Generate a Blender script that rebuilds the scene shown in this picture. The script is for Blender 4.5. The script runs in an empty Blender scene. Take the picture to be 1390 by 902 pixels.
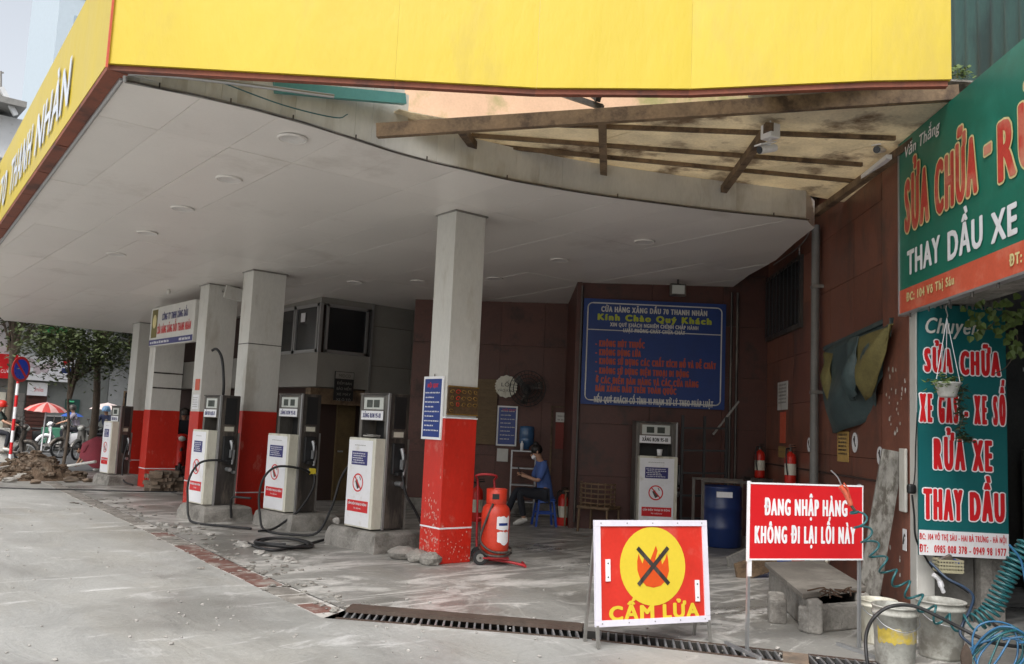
import bpy, bmesh, math, random
from mathutils import Vector, Matrix
R=math.radians; V=Vector; PI=math.pi
sc=bpy.context.scene
COL=sc.collection
rnd=random.Random(7)
# ------------------------------------------------------------------ camera
IW,IH,FPX=1390.,902.,1200.           # frame of the photograph and focal length, both in its pixels
CAMZ=1.57
roll=math.atan(0.045); pitch=math.atan((582-IH/2)*math.cos(roll)/FPX); head=R(50.3)
_fh=V((math.cos(head),math.sin(head),0)); _u=V((0,0,1))
FWD=_fh*math.cos(pitch)+_u*math.sin(pitch); _r=FWD.cross(_u).normalized(); _up=_r.cross(FWD)
RGT=_r*math.cos(roll)+_up*math.sin(roll); UPV=-_r*math.sin(roll)+_up*math.cos(roll)
CAM=V((0,0,CAMZ))
cd=bpy.data.cameras.new('camera'); cam=bpy.data.objects.new('camera',cd); COL.objects.link(cam)
cd.sensor_width=36; cd.lens=FPX/IW*36; cd.clip_start=.05; cd.clip_end=2000
cam.matrix_world=Matrix(((RGT.x,UPV.x,-FWD.x,0),(RGT.y,UPV.y,-FWD.y,0),(RGT.z,UPV.z,-FWD.z,CAMZ),(0,0,0,1)))
sc.camera=cam
# ------------------------------------------------------------------ light: bright overcast sky
SUN_EL,SUN_AZ=R(52),R(215)
w=bpy.data.worlds.new("World"); sc.world=w; w.use_nodes=True
nt=w.node_tree; bg=nt.nodes['Background']
sky=nt.nodes.new('ShaderNodeTexSky'); sky.sky_type='NISHITA'; sky.sun_disc=False
sky.sun_elevation=SUN_EL; sky.sun_rotation=R(90)-SUN_AZ; sky.air_density=1.2; sky.dust_density=4
hs=nt.nodes.new('ShaderNodeHueSaturation'); hs.inputs['Saturation'].default_value=.30
nt.links.new(sky.outputs[0],hs.inputs['Color']); nt.links.new(hs.outputs[0],bg.inputs[0])
bg.inputs[1].default_value=.15
sl=bpy.data.lights.new('sun','SUN'); sl.energy=1.1; sl.angle=R(30); sl.color=(1,.98,.955)
so=bpy.data.objects.new('sun',sl); COL.objects.link(so)
so.rotation_euler=(V((math.cos(SUN_AZ)*math.cos(SUN_EL),math.sin(SUN_AZ)*math.cos(SUN_EL),math.sin(SUN_EL)))).to_track_quat('Z','Y').to_euler()
sc.view_settings.view_transform='Standard'; sc.view_settings.look='None'
sc.view_settings.exposure=.66; sc.view_settings.gamma=1
sc.cycles.max_bounces=8; sc.cycles.diffuse_bounces=5

# ------------------------------------------------------------------ helpers
def ray(x,y): return (FWD*FPX+RGT*(x-IW/2)-UPV*(y-IH/2)).normalized()
def onpl(x,y,P,n):                       # where a sight line meets a real plane
    v=ray(x,y); P=V(P); n=V(n); return CAM+v*((P-CAM).dot(n)/v.dot(n))
def G(x,y,z=0): return onpl(x,y,(0,0,z),(0,0,1))
def ZC(y): return 4.12-.027*(y-8.33)      # height of the ceiling, which falls slightly to the back
def CE(x,y,dz=0): return onpl(x,y,(0,8.33,4.12+dz),(0,.027,1))
def mid(o,d,n): return V(o)+V(d)*n
class MB:
    def __init__(s): s.v=[];s.f=[];s.sm=[]
    def add(s,vs,fs,smooth=False):
        k=len(s.v); s.v+=[tuple(p) for p in vs]; s.f+=[tuple(i+k for i in f) for f in fs]; s.sm+=[smooth]*len(fs); return s
    def box(s,x0,x1,y0,y1,z0,z1,jit=0):
        vs=[V((x,y,z)) for z in (z0,z1) for (x,y) in ((x0,y0),(x1,y0),(x1,y1),(x0,y1))]
        if jit: vs=[p+V((rnd.uniform(-jit,jit),rnd.uniform(-jit,jit),rnd.uniform(-jit,jit))) for p in vs]
        return s.add(vs,[(3,2,1,0),(4,5,6,7),(0,1,5,4),(1,2,6,5),(2,3,7,6),(3,0,4,7)])
    def obox(s,c,ax,ay,az,lx,ly,lz):      # box from centre, three axes, full lengths
        c=V(c);ax=V(ax).normalized()*lx/2;ay=V(ay).normalized()*ly/2;az=V(az).normalized()*lz/2
        vs=[c+ax*i+ay*j+az*k for k in (-1,1) for (i,j) in ((-1,-1),(1,-1),(1,1),(-1,1))]
        return s.add(vs,[(3,2,1,0),(4,5,6,7),(0,1,5,4),(1,2,6,5),(2,3,7,6),(3,0,4,7)])
    def bar(s,a,b,wd,ht,up=(0,0,1)):
        a=V(a);b=V(b);d=b-a;L=d.length;d.normalize();sd=d.cross(V(up)).normalized();u=sd.cross(d)
        return s.obox((a+b)/2,d,sd,u,L,wd,ht)
    def prism(s,poly,z0,z1):              # poly in xy, z0/z1 numbers or functions
        f0=z0 if callable(z0) else (lambda x,y:z0); f1=z1 if callable(z1) else (lambda x,y:z1)
        n=len(poly); vs=[(x,y,f0(x,y)) for x,y in poly]+[(x,y,f1(x,y)) for x,y in poly]
        return s.add(vs,[tuple(range(n-1,-1,-1)),tuple(range(n,2*n))]+[(i,(i+1)%n,n+(i+1)%n,n+i) for i in range(n)])
    def plate(s,poly,o,xd,yd,t):          # 2d outline in plane (o,xd,yd), thickness t along normal
        o=V(o);xd=V(xd).normalized();yd=V(yd).normalized();nn=xd.cross(yd)*t
        n=len(poly); a=[o+xd*x+yd*y for x,y in poly]; vs=a+[p+nn for p in a]
        return s.add(vs,[tuple(range(n-1,-1,-1)),tuple(range(n,2*n))]+[(i,(i+1)%n,n+(i+1)%n,n+i) for i in range(n)])
    def cyl(s,a,b,r0,r1=None,n=12,cap=True,smooth=True):
        r1=r0 if r1 is None else r1
        a=V(a);b=V(b);d=(b-a).normalized();t=V((0,0,1)) if abs(d.z)<.9 else V((1,0,0));e=d.cross(t).normalized();g=d.cross(e)
        vs=[c+(e*math.cos(2*PI*i/n)+g*math.sin(2*PI*i/n))*r for c,r in ((a,r0),(b,r1)) for i in range(n)]
        s.add(vs,[(i,(i+1)%n,n+(i+1)%n,n+i)[::-1] for i in range(n)],smooth)
        if cap: s.add(vs,[tuple(range(n)),tuple(range(2*n-1,n-1,-1))])
        return s
    def lathe(s,prof,n=20,c=(0,0,0)):     # (r,z) profile
        vs=[(c[0]+r*math.cos(2*PI*i/n),c[1]+r*math.sin(2*PI*i/n),c[2]+z) for r,z in prof for i in range(n)]
        fs=[(j*n+i,j*n+(i+1)%n,(j+1)*n+(i+1)%n,(j+1)*n+i) for j in range(len(prof)-1) for i in range(n)]
        return s.add(vs,fs,True)
    def tube(s,pts,r,n=7,cap=True):
        pts=[V(p) for p in pts]; m=len(pts); rr=r if isinstance(r,(list,tuple)) else [r]*m
        vs=[];e=None
        for i,p in enumerate(pts):
            d=(pts[min(i+1,m-1)]-pts[max(i-1,0)]).normalized()
            if e is None: e=d.orthogonal().normalized()
            e=(e-d*e.dot(d)).normalized();g=d.cross(e)
            vs+=[p+(e*math.cos(2*PI*k/n)+g*math.sin(2*PI*k/n))*rr[i] for k in range(n)]
        fs=[(j*n+i,j*n+(i+1)%n,(j+1)*n+(i+1)%n,(j+1)*n+i) for j in range(m-1) for i in range(n)]
        s.add(vs,fs,True)
        if cap: s.add(vs,[tuple(range(n-1,-1,-1)),tuple(range((m-1)*n,m*n))])
        return s
    def ball(s,c,rx,ry=None,rz=None,n=12,m=8,jit=0):
        ry=rx if ry is None else ry; rz=rx if rz is None else rz; c=V(c); vs=[c+V((0,0,-rz))]
        for j in range(1,m):
            t=-PI/2+PI*j/m
            for i in range(n):
                k=1+rnd.uniform(-jit,jit)
                vs.append(c+V((rx*math.cos(t)*math.cos(2*PI*i/n)*k,ry*math.cos(t)*math.sin(2*PI*i/n)*k,rz*math.sin(t)*k)))
        vs.append(c+V((0,0,rz)))
        fs=[(0,1+(i+1)%n,1+i) for i in range(n)]
        fs+=[(1+j*n+i,1+j*n+(i+1)%n,1+(j+1)*n+(i+1)%n,1+(j+1)*n+i) for j in range(m-2) for i in range(n)]
        fs+=[(len(vs)-1,1+(m-2)*n+i,1+(m-2)*n+(i+1)%n) for i in range(n)]
        return s.add(vs,fs,jit==0)
def smooth_path(pts,k=6):                 # Catmull-Rom
    P=[V(p) for p in pts]; P=[P[0]*2-P[1]]+P+[P[-1]*2-P[-2]]; out=[]
    for i in range(1,len(P)-2):
        for j in range(k):
            t=j/k;a,b,c,d=P[i-1:i+3]
            out.append(.5*((2*b)+(c-a)*t+(2*a-5*b+4*c-d)*t*t+(3*b-a-3*c+d)*t**3))
    out.append(P[-2]); return out
def mesh(name,mb,mat):
    me=bpy.data.meshes.new(name); me.from_pydata(mb.v,[],mb.f); me.polygons.foreach_set('use_smooth',mb.sm)
    me.materials.append(mat); me.update(); return me
def link(name,me,parent=None,bev=0,kind=None):
    o=bpy.data.objects.new(name,me); COL.objects.link(o)
    if parent: o.parent=parent
    if bev:
        b=o.modifiers.new('bevel','BEVEL'); b.width=bev; b.segments=2; b.limit_method='ANGLE'; b.angle_limit=R(40)
    if kind: o['kind']=kind
    return o
def part(name,mb,mat,parent=None,bev=0,kind=None,label=None):
    o=link(name,mesh(name,mb,mat),parent,bev,kind)
    if label: o['label']=label
    return o
def tag(o,label,cat,group=None):
    o['label']=label; o['category']=cat
    if group: o['group']=group
    return o
def thing(name,label,cat,loc=(0,0,0),rz=0,group=None):
    o=bpy.data.objects.new(name,None); COL.objects.link(o); o.location=loc; o.rotation_euler=(0,0,rz); o.empty_display_size=.2
    return tag(o,label,cat,group)
def single(name,mb,mat,label,cat,group=None,bev=0): return tag(part(name,mb,mat,None,bev),label,cat,group)
def kids(o): return [c for c in o.children]
def copy_tree(o,parent=None):
    c=o.copy(); COL.objects.link(c); c.parent=parent
    for ch in kids(o): copy_tree(ch,c)
    return c
# ---- lettering: flat print a fraction of a millimetre proud of its board
_tc={}
def glyphs(body,shear=0,sp=1):
    key=(body,shear,round(sp,3))
    if key in _tc: return _tc[key]
    c=bpy.data.curves.new('t','FONT'); c.body=body; c.size=1; c.shear=shear; c.space_character=sp; c.resolution_u=3
    o=bpy.data.objects.new('t',c); COL.objects.link(o)
    dg=bpy.context.evaluated_depsgraph_get(); dg.update()
    me=bpy.data.meshes.new_from_object(o.evaluated_get(dg))
    vs=[(v.co.x,v.co.y) for v in me.vertices]; fs=[tuple(p.vertices) for p in me.polygons]
    bpy.data.objects.remove(o); bpy.data.curves.remove(c); bpy.data.meshes.remove(me)
    _tc[key]=(vs,fs); return vs,fs
def text(parent,body,o,xd,yd,cap,width,mat,bold=0,outline=None,ow=0,name='lettering',center=False,shear=0,lift=.0015):
    sp=1/(1-min(.5,(2.0*bold+.5*(ow if outline else 0))*len(body)/width)); vs,fs=glyphs(body,shear,sp); x0=min(v[0] for v in vs); x1=max(v[0] for v in vs)
    sx=(width-2*bold)/(x1-x0); sy=cap/.70
    o=V(o); xd=V(xd).normalized(); yd=V(yd).normalized(); n=xd.cross(yd)
    if center: o=o-xd*width/2
    def stack(offs,lf,m,nm):
        mb=MB()
        for k,(a,b) in enumerate(offs):
            mb.add([o+xd*((x-x0)*sx+a+bold)+yd*(y*sy+b)+n*(lf+k*.00012) for x,y in vs],fs)
        return part(nm,mb,m,parent)
    ell=lambda a,b,n:[(a*math.cos(2*PI*t/n),b*math.sin(2*PI*t/n)) for t in range(n)]
    rings=[(0,0)]+(ell(bold,bold*.6,10 if bold>.004 else 6)+(ell(bold*.5,bold*.3,6) if bold>.007 else []) if bold else [])
    if outline:
        q=bold+ow; stack(ell(q,bold*.6+ow,18)+ell(q*.5,(bold*.6+ow)*.5,8),lift,outline,name+'_outline'); lift+=.0025
    return stack(rings,lift,mat,name)
def scribble(parent,o,xd,yd,width,h,mat,name='small_print',lift=.0015,seed=1):   # a line of print too small to read
    r=random.Random(seed); mb=MB(); x=0; o=V(o);xd=V(xd).normalized();yd=V(yd).normalized(); n=xd.cross(yd)
    while x<width-h:
        L=min(r.uniform(1.2,3.6)*h,width-x); k=max(2,int(L/(h*.7)))
        for i in range(k):
            a=x+L*i/k; b=a+L/k*.72; t=h*r.uniform(.7,1)
            mb.add([o+xd*a+n*lift,o+xd*b+n*lift,o+xd*b+yd*t+n*lift,o+xd*a+yd*t+n*lift],[(0,1,2,3)])
        x+=L+h*.5
    return part(name,mb,mat,parent)
# ---- materials
def M(name,col,rough=.6,metal=0,var=.12,scale=4,bump=0,dirt=None,dthr=.62,dscale=2.,fine=40,spec=.5,objvar=0,stretch=None,bs=None):
    m=bpy.data.materials.new(name); m.use_nodes=True; t=m.node_tree; N=t.nodes.new; L=t.links.new
    p=t.nodes['Principled BSDF']; p.inputs['Roughness'].default_value=rough; p.inputs['Metallic'].default_value=metal
    p.inputs['Specular IOR Level'].default_value=spec
    tc=N('ShaderNodeTexCoord'); mp=N('ShaderNodeMapping'); L(tc.outputs['Object'],mp.inputs[0])
    if stretch: mp.inputs['Scale'].default_value=stretch
    if not objvar and name not in ('yellow_sheet','stained_fibre_sheet'):      # no two copies carry the same stains
        o0=N('ShaderNodeObjectInfo'); c0=N('ShaderNodeCombineXYZ'); k0=N('ShaderNodeMath'); k0.operation='MULTIPLY'; k0.inputs[1].default_value=37; L(o0.outputs['Random'],k0.inputs[0]); L(k0.outputs[0],c0.inputs[0]); L(k0.outputs[0],c0.inputs[1]); L(c0.outputs[0],mp.inputs['Location'])
    n1=N('ShaderNodeTexNoise'); n1.inputs['Scale'].default_value=scale; n1.inputs['Detail'].default_value=7; n1.inputs['Roughness'].default_value=.62
    L(mp.outputs[0],n1.inputs['Vector'])
    n2=N('ShaderNodeTexNoise'); n2.inputs['Scale'].default_value=fine; n2.inputs['Detail'].default_value=4; L(mp.outputs[0],n2.inputs['Vector'])
    ad=N('ShaderNodeMath'); ad.operation='MULTIPLY_ADD'; L(n2.outputs[0],ad.inputs[0]); ad.inputs[1].default_value=.45; L(n1.outputs[0],ad.inputs[2])
    mr=N('ShaderNodeMapRange'); mr.inputs[1].default_value=.45; mr.inputs[2].default_value=1.0; mr.inputs[3].default_value=1-var; mr.inputs[4].default_value=1+var
    L(ad.outputs[0],mr.inputs[0])
    vm=N('ShaderNodeVectorMath'); vm.operation='SCALE'; vm.inputs[0].default_value=col[:3]; L(mr.outputs[0],vm.inputs['Scale'])
    out=vm.outputs[0]
    if dirt:
        n3=N('ShaderNodeTexNoise'); n3.inputs['Scale'].default_value=dscale; n3.inputs['Detail'].default_value=9; n3.inputs['Roughness'].default_value=.68; L(mp.outputs[0],n3.inputs['Vector'])
        r3=N('ShaderNodeMapRange'); r3.inputs[1].default_value=dthr-.07; r3.inputs[2].default_value=dthr+.07; L(n3.outputs[0],r3.inputs[0])
        mx=N('ShaderNodeMix'); mx.data_type='RGBA'; L(r3.outputs[0],mx.inputs[0]); L(out,mx.inputs[6]); mx.inputs[7].default_value=(*dirt,1); out=mx.outputs[2]
    if objvar:
        oi=N('ShaderNodeObjectInfo'); ov=N('ShaderNodeMapRange'); ov.inputs[3].default_value=1-objvar; ov.inputs[4].default_value=1+objvar; L(oi.outputs['Random'],ov.inputs[0])
        v2=N('ShaderNodeVectorMath'); v2.operation='SCALE'; L(out,v2.inputs[0]); L(ov.outputs[0],v2.inputs['Scale']); out=v2.outputs[0]
    L(out,p.inputs['Base Color'])
    rv=N('ShaderNodeMapRange'); rv.inputs[3].default_value=max(.03,rough-.12); rv.inputs[4].default_value=min(1,rough+.12); L(n1.outputs[0],rv.inputs[0]); L(rv.outputs[0],p.inputs['Roughness'])
    if bump:
        b=N('ShaderNodeBump'); b.inputs['Strength'].default_value=bump; b.inputs['Distance'].default_value=bs or .01; L(ad.outputs[0],b.inputs['Height']); L(b.outputs[0],p.inputs['Normal'])
    return m
def EM(name,col,s):
    m=M(name,col); p=m.node_tree.nodes['Principled BSDF']; p.inputs['Emission Color'].default_value=(*col,1); p.inputs['Emission Strength'].default_value=s; return m
def GL(name,col,rough=.08):
    return M(name,col,rough,0,.1,1,spec=.6)
m_white=M('white_paint',(.62,.61,.57),.45,var=.12,scale=2,bump=.05,dirt=(.45,.42,.36),dthr=.60,dscale=1.6,stretch=(1,1,.35))
m_lily=M('white_print',(.82,.82,.84),.42,var=.06,scale=3,dirt=(.66,.64,.58),dthr=.64,dscale=5)
m_cream=M('cream_metal',(.66,.64,.54),.36,var=.10,scale=5,dirt=(.36,.31,.22),dthr=.62,dscale=4,stretch=(1,1,.4))
m_red=M('red_paint',(.56,.022,.012),.38,var=.14,scale=3,bump=.05,fine=60)
m_redw=M('red_paint_scraped',(.56,.024,.012),.42,var=.16,scale=3,bump=.05,dirt=(.60,.16,.12),dthr=.66,dscale=7,stretch=(1,1,.5))
m_pred=M('print_red',(.62,.015,.02),.35,var=.06)
m_pblue=M('print_blue',(.012,.04,.22),.35,var=.06)
m_navy=M('print_navy',(.03,.03,.16),.4,var=.05)
m_yel=M('yellow_sheet',(.56,.42,.022),.40,var=.05,scale=.9,bump=.35,bs=.06,fine=3,dirt=(.50,.37,.04),dthr=.62,dscale=1.2,stretch=(1,1,.35))
m_pyel=M('print_yellow',(.72,.55,.045),.4,var=.06)
m_black=M('black_rubber',(.016,.016,.017),.5,var=.3)
m_dark=M('dark_metal',(.062,.055,.05),.4,.3,var=.4,scale=6,dirt=(.17,.145,.12),dthr=.56,dscale=5,stretch=(1,1,.2))
m_frame=M('pump_frame',(.13,.12,.108),.38,.4,var=.35,scale=5,dirt=(.22,.18,.14),dthr=.58,stretch=(1,1,.25))
m_grey=M('grey_metal',(.28,.27,.25),.42,.5,var=.2,scale=5)
m_steel=M('galvanised_steel',(.42,.43,.44),.38,.7,var=.15)
m_disp=M('display_face',(.55,.57,.53),.3,var=.05)
m_lcd=M('lcd',(.07,.08,.07),.2,var=.2,fine=90)
m_conc=M('rough_concrete',(.27,.255,.23),.85,var=.3,scale=5,bump=.6,dirt=(.13,.12,.105),dthr=.57,dscale=3,bs=.03)
m_chalk=M('pale_rubble',(.36,.345,.32),.9,var=.3,scale=9,bump=.6)
m_soff=M('soffit_panel',(.79,.755,.71),.36,var=.05,scale=.8,bump=.05,dirt=(.66,.62,.57),dthr=.64,dscale=.9,objvar=.035)
m_trimbr=M('rust_brown_trim',(.22,.065,.035),.7,var=.3,scale=4,dirt=(.10,.04,.03),dthr=.55)
m_wood=M('weathered_beam',(.20,.135,.08),.8,var=.4,scale=4,bump=.5,dirt=(.07,.045,.03),dthr=.55,dscale=3)
m_sheet=M('stained_fibre_sheet',(.78,.70,.54),.8,var=.25,scale=2,bump=.15,dirt=(.24,.17,.11),dthr=.585,dscale=1.6)
_t=m_sheet.node_tree; _p=_t.nodes['Principled BSDF']; _tr=_t.nodes.new('ShaderNodeBsdfTranslucent'); _mx=_t.nodes.new('ShaderNodeMixShader'); _mx.inputs[0].default_value=.38
_t.links.new(_p.inputs['Base Color'].links[0].from_socket,_tr.inputs[0]); _t.links.new(_p.outputs[0],_mx.inputs[1]); _t.links.new(_tr.outputs[0],_mx.inputs[2]); _t.links.new(_mx.outputs[0],_t.nodes['Material Output'].inputs[0])
m_pink=M('peeling_pink_wall',(.60,.40,.27),.85,var=.15,scale=2,dirt=(.30,.28,.12),dthr=.60,dscale=1.2)
m_wall=M('brown_cladding',(.21,.083,.054),.42,var=.28,scale=2,bump=.08,dirt=(.10,.055,.042),dthr=.56,dscale=1.1,objvar=.10,stretch=(1,1,.5))
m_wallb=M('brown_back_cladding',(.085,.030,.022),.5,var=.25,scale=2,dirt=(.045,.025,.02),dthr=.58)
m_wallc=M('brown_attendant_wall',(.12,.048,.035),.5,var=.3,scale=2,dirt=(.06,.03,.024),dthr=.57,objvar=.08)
m_psign=M('faded_red_board',(.60,.035,.022),.38,var=.12,scale=3,dirt=(.62,.10,.075),dthr=.60,dscale=2.5,bump=.08)
m_flame=M('flame_orange',(.66,.085,.015),.4,var=.1)
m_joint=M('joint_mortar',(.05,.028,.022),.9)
m_office=M('office_grey_cladding',(.27,.26,.235),.5,var=.12,scale=2)
m_alu=M('aluminium',(.42,.42,.42),.35,.6,var=.1)
m_glass=GL('dark_glass',(.02,.022,.024))
m_green=M('sign_green',(.008,.16,.105),.4,var=.12,scale=2,dirt=(.02,.23,.16),dthr=.62,dscale=.8)
m_teal=M('sign_teal',(.006,.115,.12),.38,var=.08,scale=2)
m_orange=M('faded_red_strip',(.62,.11,.055),.45,var=.15,scale=2,dirt=(.66,.22,.14),dthr=.58)
m_fadered=M('faded_red_letter',(.55,.05,.035),.45,var=.25,scale=1.5,dirt=(.66,.27,.18),dthr=.52,dscale=1.2)
m_paleyel=M('pale_yellow_print',(.72,.62,.30),.5,var=.2)
m_tarp=M('grey_green_tarpaulin',(.055,.085,.088),.5,var=.3,scale=5,bump=.3,dirt=(.10,.13,.12),dthr=.6)
m_must=M('mustard_canvas',(.17,.145,.05),.7,var=.3,scale=5)
m_skin=M('skin',(.48,.27,.18),.5,var=.08)
m_hair=M('black_hair',(.012,.01,.009),.5)
m_asph=M('asphalt',(.12,.12,.12),.85,var=.25,scale=1.5,bump=.3)
m_leaf=M('leaf_green',(.04,.052,.022),.5,var=.45,scale=1.2,fine=5)
m_leaf2=M('pale_leaf',(.10,.15,.035),.5,var=.4,scale=2,fine=5)
m_bark=M('bark',(.10,.075,.055),.9,var=.4,scale=6,bump=.6)
m_brick=M('old_brick',(.22,.165,.12),.9,var=.35,scale=6,bump=.5,dirt=(.12,.10,.08),dthr=.55)
m_tilered=M('worn_red_tile',(.15,.07,.055),.75,var=.3,scale=5,bump=.2,dirt=(.30,.27,.24),dthr=.56,dscale=4)
m_tilegr=M('worn_grey_tile',(.19,.175,.155),.75,var=.35,scale=5,bump=.2,dirt=(.34,.32,.29),dthr=.56,dscale=4)
m_line=M('worn_white_line',(.50,.48,.45),.7,var=.25,dirt=(.22,.2,.18),dthr=.56,dscale=6)
m_bluep=M('blue_plastic',(.02,.07,.33),.35,var=.15)
m_barrel=M('blue_barrel',(.012,.03,.12),.35,var=.2,scale=4)
m_bwhite=M('building_white',(.66,.67,.68),.7,var=.1,scale=1,dirt=(.4,.4,.39),dthr=.66)
m_roofg=M('corrugated_green',(.05,.115,.10),.45,.2,var=.3,scale=2,stretch=(1,1,.3),dirt=(.03,.06,.055),dthr=.55)
m_bucket=M('dirty_bucket',(.42,.42,.38),.55,var=.25,scale=5,bump=.1,dirt=(.24,.23,.20),dthr=.54,dscale=6)
m_bucky=M('bucket_yellow_print',(.50,.38,.06),.5,var=.3,scale=8,dirt=(.38,.37,.33),dthr=.52,dscale=7)
m_hteal=M('teal_hose',(.015,.10,.11),.35,var=.2)
m_hblue=M('blue_hose',(.03,.13,.26),.35,var=.2)
m_soil=M('clay_soil',(.105,.07,.045),.95,var=.5,scale=3,bump=.9,dirt=(.19,.15,.11),dthr=.58,dscale=4,bs=.04)
m_maroon=M('maroon_cloth',(.22,.03,.045),.8,var=.2,scale=4,bump=.2)
m_shirt=M('blue_shirt',(.07,.13,.36),.8,var=.15,scale=6,bump=.2)
m_trous=M('dark_trousers',(.02,.022,.03),.85,var=.2,bump=.2)
# ---- ground: pale worn concrete with dusty streaks and damp patches
def ground_mat(name,base,dark,light,thr_d,thr_l,rough=.52):
    m=bpy.data.materials.new(name); m.use_nodes=True; t=m.node_tree; N=t.nodes.new; L=t.links.new; p=t.nodes['Principled BSDF']
    tc=N('ShaderNodeTexCoord')
    def noise(scale,det,st=(1,1,1),rot=0,ro=.6,dist=0):
        mp=N('ShaderNodeMapping'); mp.inputs['Scale'].default_value=st; mp.inputs['Rotation'].default_value=(0,0,rot); L(tc.outputs['Object'],mp.inputs[0])
        n=N('ShaderNodeTexNoise'); n.inputs['Scale'].default_value=scale; n.inputs['Detail'].default_value=det; n.inputs['Roughness'].default_value=ro; n.inputs['Distortion'].default_value=dist; L(mp.outputs[0],n.inputs['Vector']); return n.outputs[0]
    def mr(x,a,b,c=0,d=1):
        q=N('ShaderNodeMapRange'); q.inputs[1].default_value=a;q.inputs[2].default_value=b;q.inputs[3].default_value=c;q.inputs[4].default_value=d; L(x,q.inputs[0]); return q.outputs[0]
    def mix(f,a,b):
        q=N('ShaderNodeMix'); q.data_type='RGBA'; L(f,q.inputs[0])
        if isinstance(a,tuple): q.inputs[6].default_value=(*a,1)
        else: L(a,q.inputs[6])
        if isinstance(b,tuple): q.inputs[7].default_value=(*b,1)
        else: L(b,q.inputs[7])
        return q.outputs[2]
    big=noise(.45,8,(1,1,1),0,.6,.6); med=noise(1.6,9,(1,.45,1),R(-35),.65,1.2); fine=noise(22,6); st=noise(1.1,10,(.35,1.6,1),R(50-90),.72,2.0); patch=noise(.8,10,(1,1,1),0,.7,1.0)
    brown=noise(.7,6,(1.3,.5,1),R(-50),.6,.8)
    c=mix(mr(med,.3,.7),tuple(v*.86 for v in base),tuple(v*1.10 for v in base))
    c=mix(mr(brown,.5,.75,0,.55),c,(base[0]*.80,base[1]*.74,base[2]*.64))
    c=mix(mr(big,thr_d,thr_d+.16,0,.75),c,dark)
    c=mix(mr(st,thr_l,thr_l+.09,0,.8),c,light)
    c=mix(mr(patch,thr_l+.02,thr_l+.08,0,.55),c,light)
    crk=N('ShaderNodeTexVoronoi'); crk.feature='DISTANCE_TO_EDGE'; crk.inputs['Scale'].default_value=.45
    mpc=N('ShaderNodeMapping'); L(tc.outputs['Object'],mpc.inputs[0]); ns=N('ShaderNodeTexNoise'); ns.inputs['Scale'].default_value=2; ns.inputs['Detail'].default_value=6
    L(tc.outputs['Object'],ns.inputs['Vector']); va=N('ShaderNodeMix'); va.data_type='VECTOR'; va.inputs[0].default_value=.35; L(tc.outputs['Object'],va.inputs[4]); L(ns.outputs['Color'],va.inputs[5]); L(va.outputs[1],crk.inputs['Vector'])
    c=mix(mr(crk.outputs['Distance'],.0,.004,.16,0),c,(base[0]*.35,base[1]*.33,base[2]*.3))
    f=N('ShaderNodeVectorMath'); f.operation='SCALE'; L(c,f.inputs[0]); L(mr(fine,.2,.8,.86,1.14),f.inputs['Scale'])
    L(f.outputs[0],p.inputs['Base Color']); L(mr(big,.35,.65,rough+.15,rough-.2),p.inputs['Roughness'])
    b=N('ShaderNodeBump'); b.inputs['Strength'].default_value=.35; b.inputs['Distance'].default_value=.012; L(fine,b.inputs['Height'])
    b2=N('ShaderNodeBump'); b2.inputs['Strength'].default_value=.4; b2.inputs['Distance'].default_value=.05; L(med,b2.inputs['Height']); L(b.outputs[0],b2.inputs['Normal']); L(b2.outputs[0],p.inputs['Normal'])
    return m
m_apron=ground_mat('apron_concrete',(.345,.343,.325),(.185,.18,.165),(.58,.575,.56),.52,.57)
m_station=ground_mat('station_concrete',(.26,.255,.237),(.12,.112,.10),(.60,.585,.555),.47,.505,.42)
INV={}
_link0=link
def link(name,me,parent=None,bev=0,kind=None):
    o=_link0(name,me,parent,bev,kind)
    if parent and parent.name in INV: o.matrix_parent_inverse=INV[parent.name]
    return o
def wthing(name,label,cat,loc,group=None):   # a thing whose parts are given in world coordinates
    o=thing(name,label,cat,loc,0,group); INV[o.name]=Matrix.Translation(-V(loc)); return o
def wstruct(name,loc):
    o=bpy.data.objects.new(name,None); COL.objects.link(o); o.location=loc; o['kind']='structure'; INV[o.name]=Matrix.Translation(-V(loc)); return o
def tpx(parent,body,a,b,t,P,n,mat,up=(0,0,1),flat=True,**k):   # print between two points of a sign's face
    A=onpl(*a,P,n);B=onpl(*b,P,n);T=onpl(*t,P,n); xd=B-A
    if flat: xd.z=0
    wd=(B-A).length; up=V(up).normalized(); return text(parent,body,A,xd,up-xd.normalized()*up.dot(xd.normalized()) if not flat else up,abs((T-A).dot(up)),wd,mat,**k)
# wall frame: s along the brown wall (deeper = larger), d out of it towards the forecourt, z up
WU=V((math.cos(R(46.8)),math.sin(R(46.8)),0)); WN=V((-WU.y,WU.x,0)); W0=V((9.38,5.06,0))
def W(s,d=0,z=0): return W0+WU*s+WN*d+V((0,0,z))
def onW(x,y,d=0): return onpl(x,y,W(0,d),WN)
# back wall frames, square to the view
BU=V((math.cos(head-PI/2),math.sin(head-PI/2),0)); BN=-_fh
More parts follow.
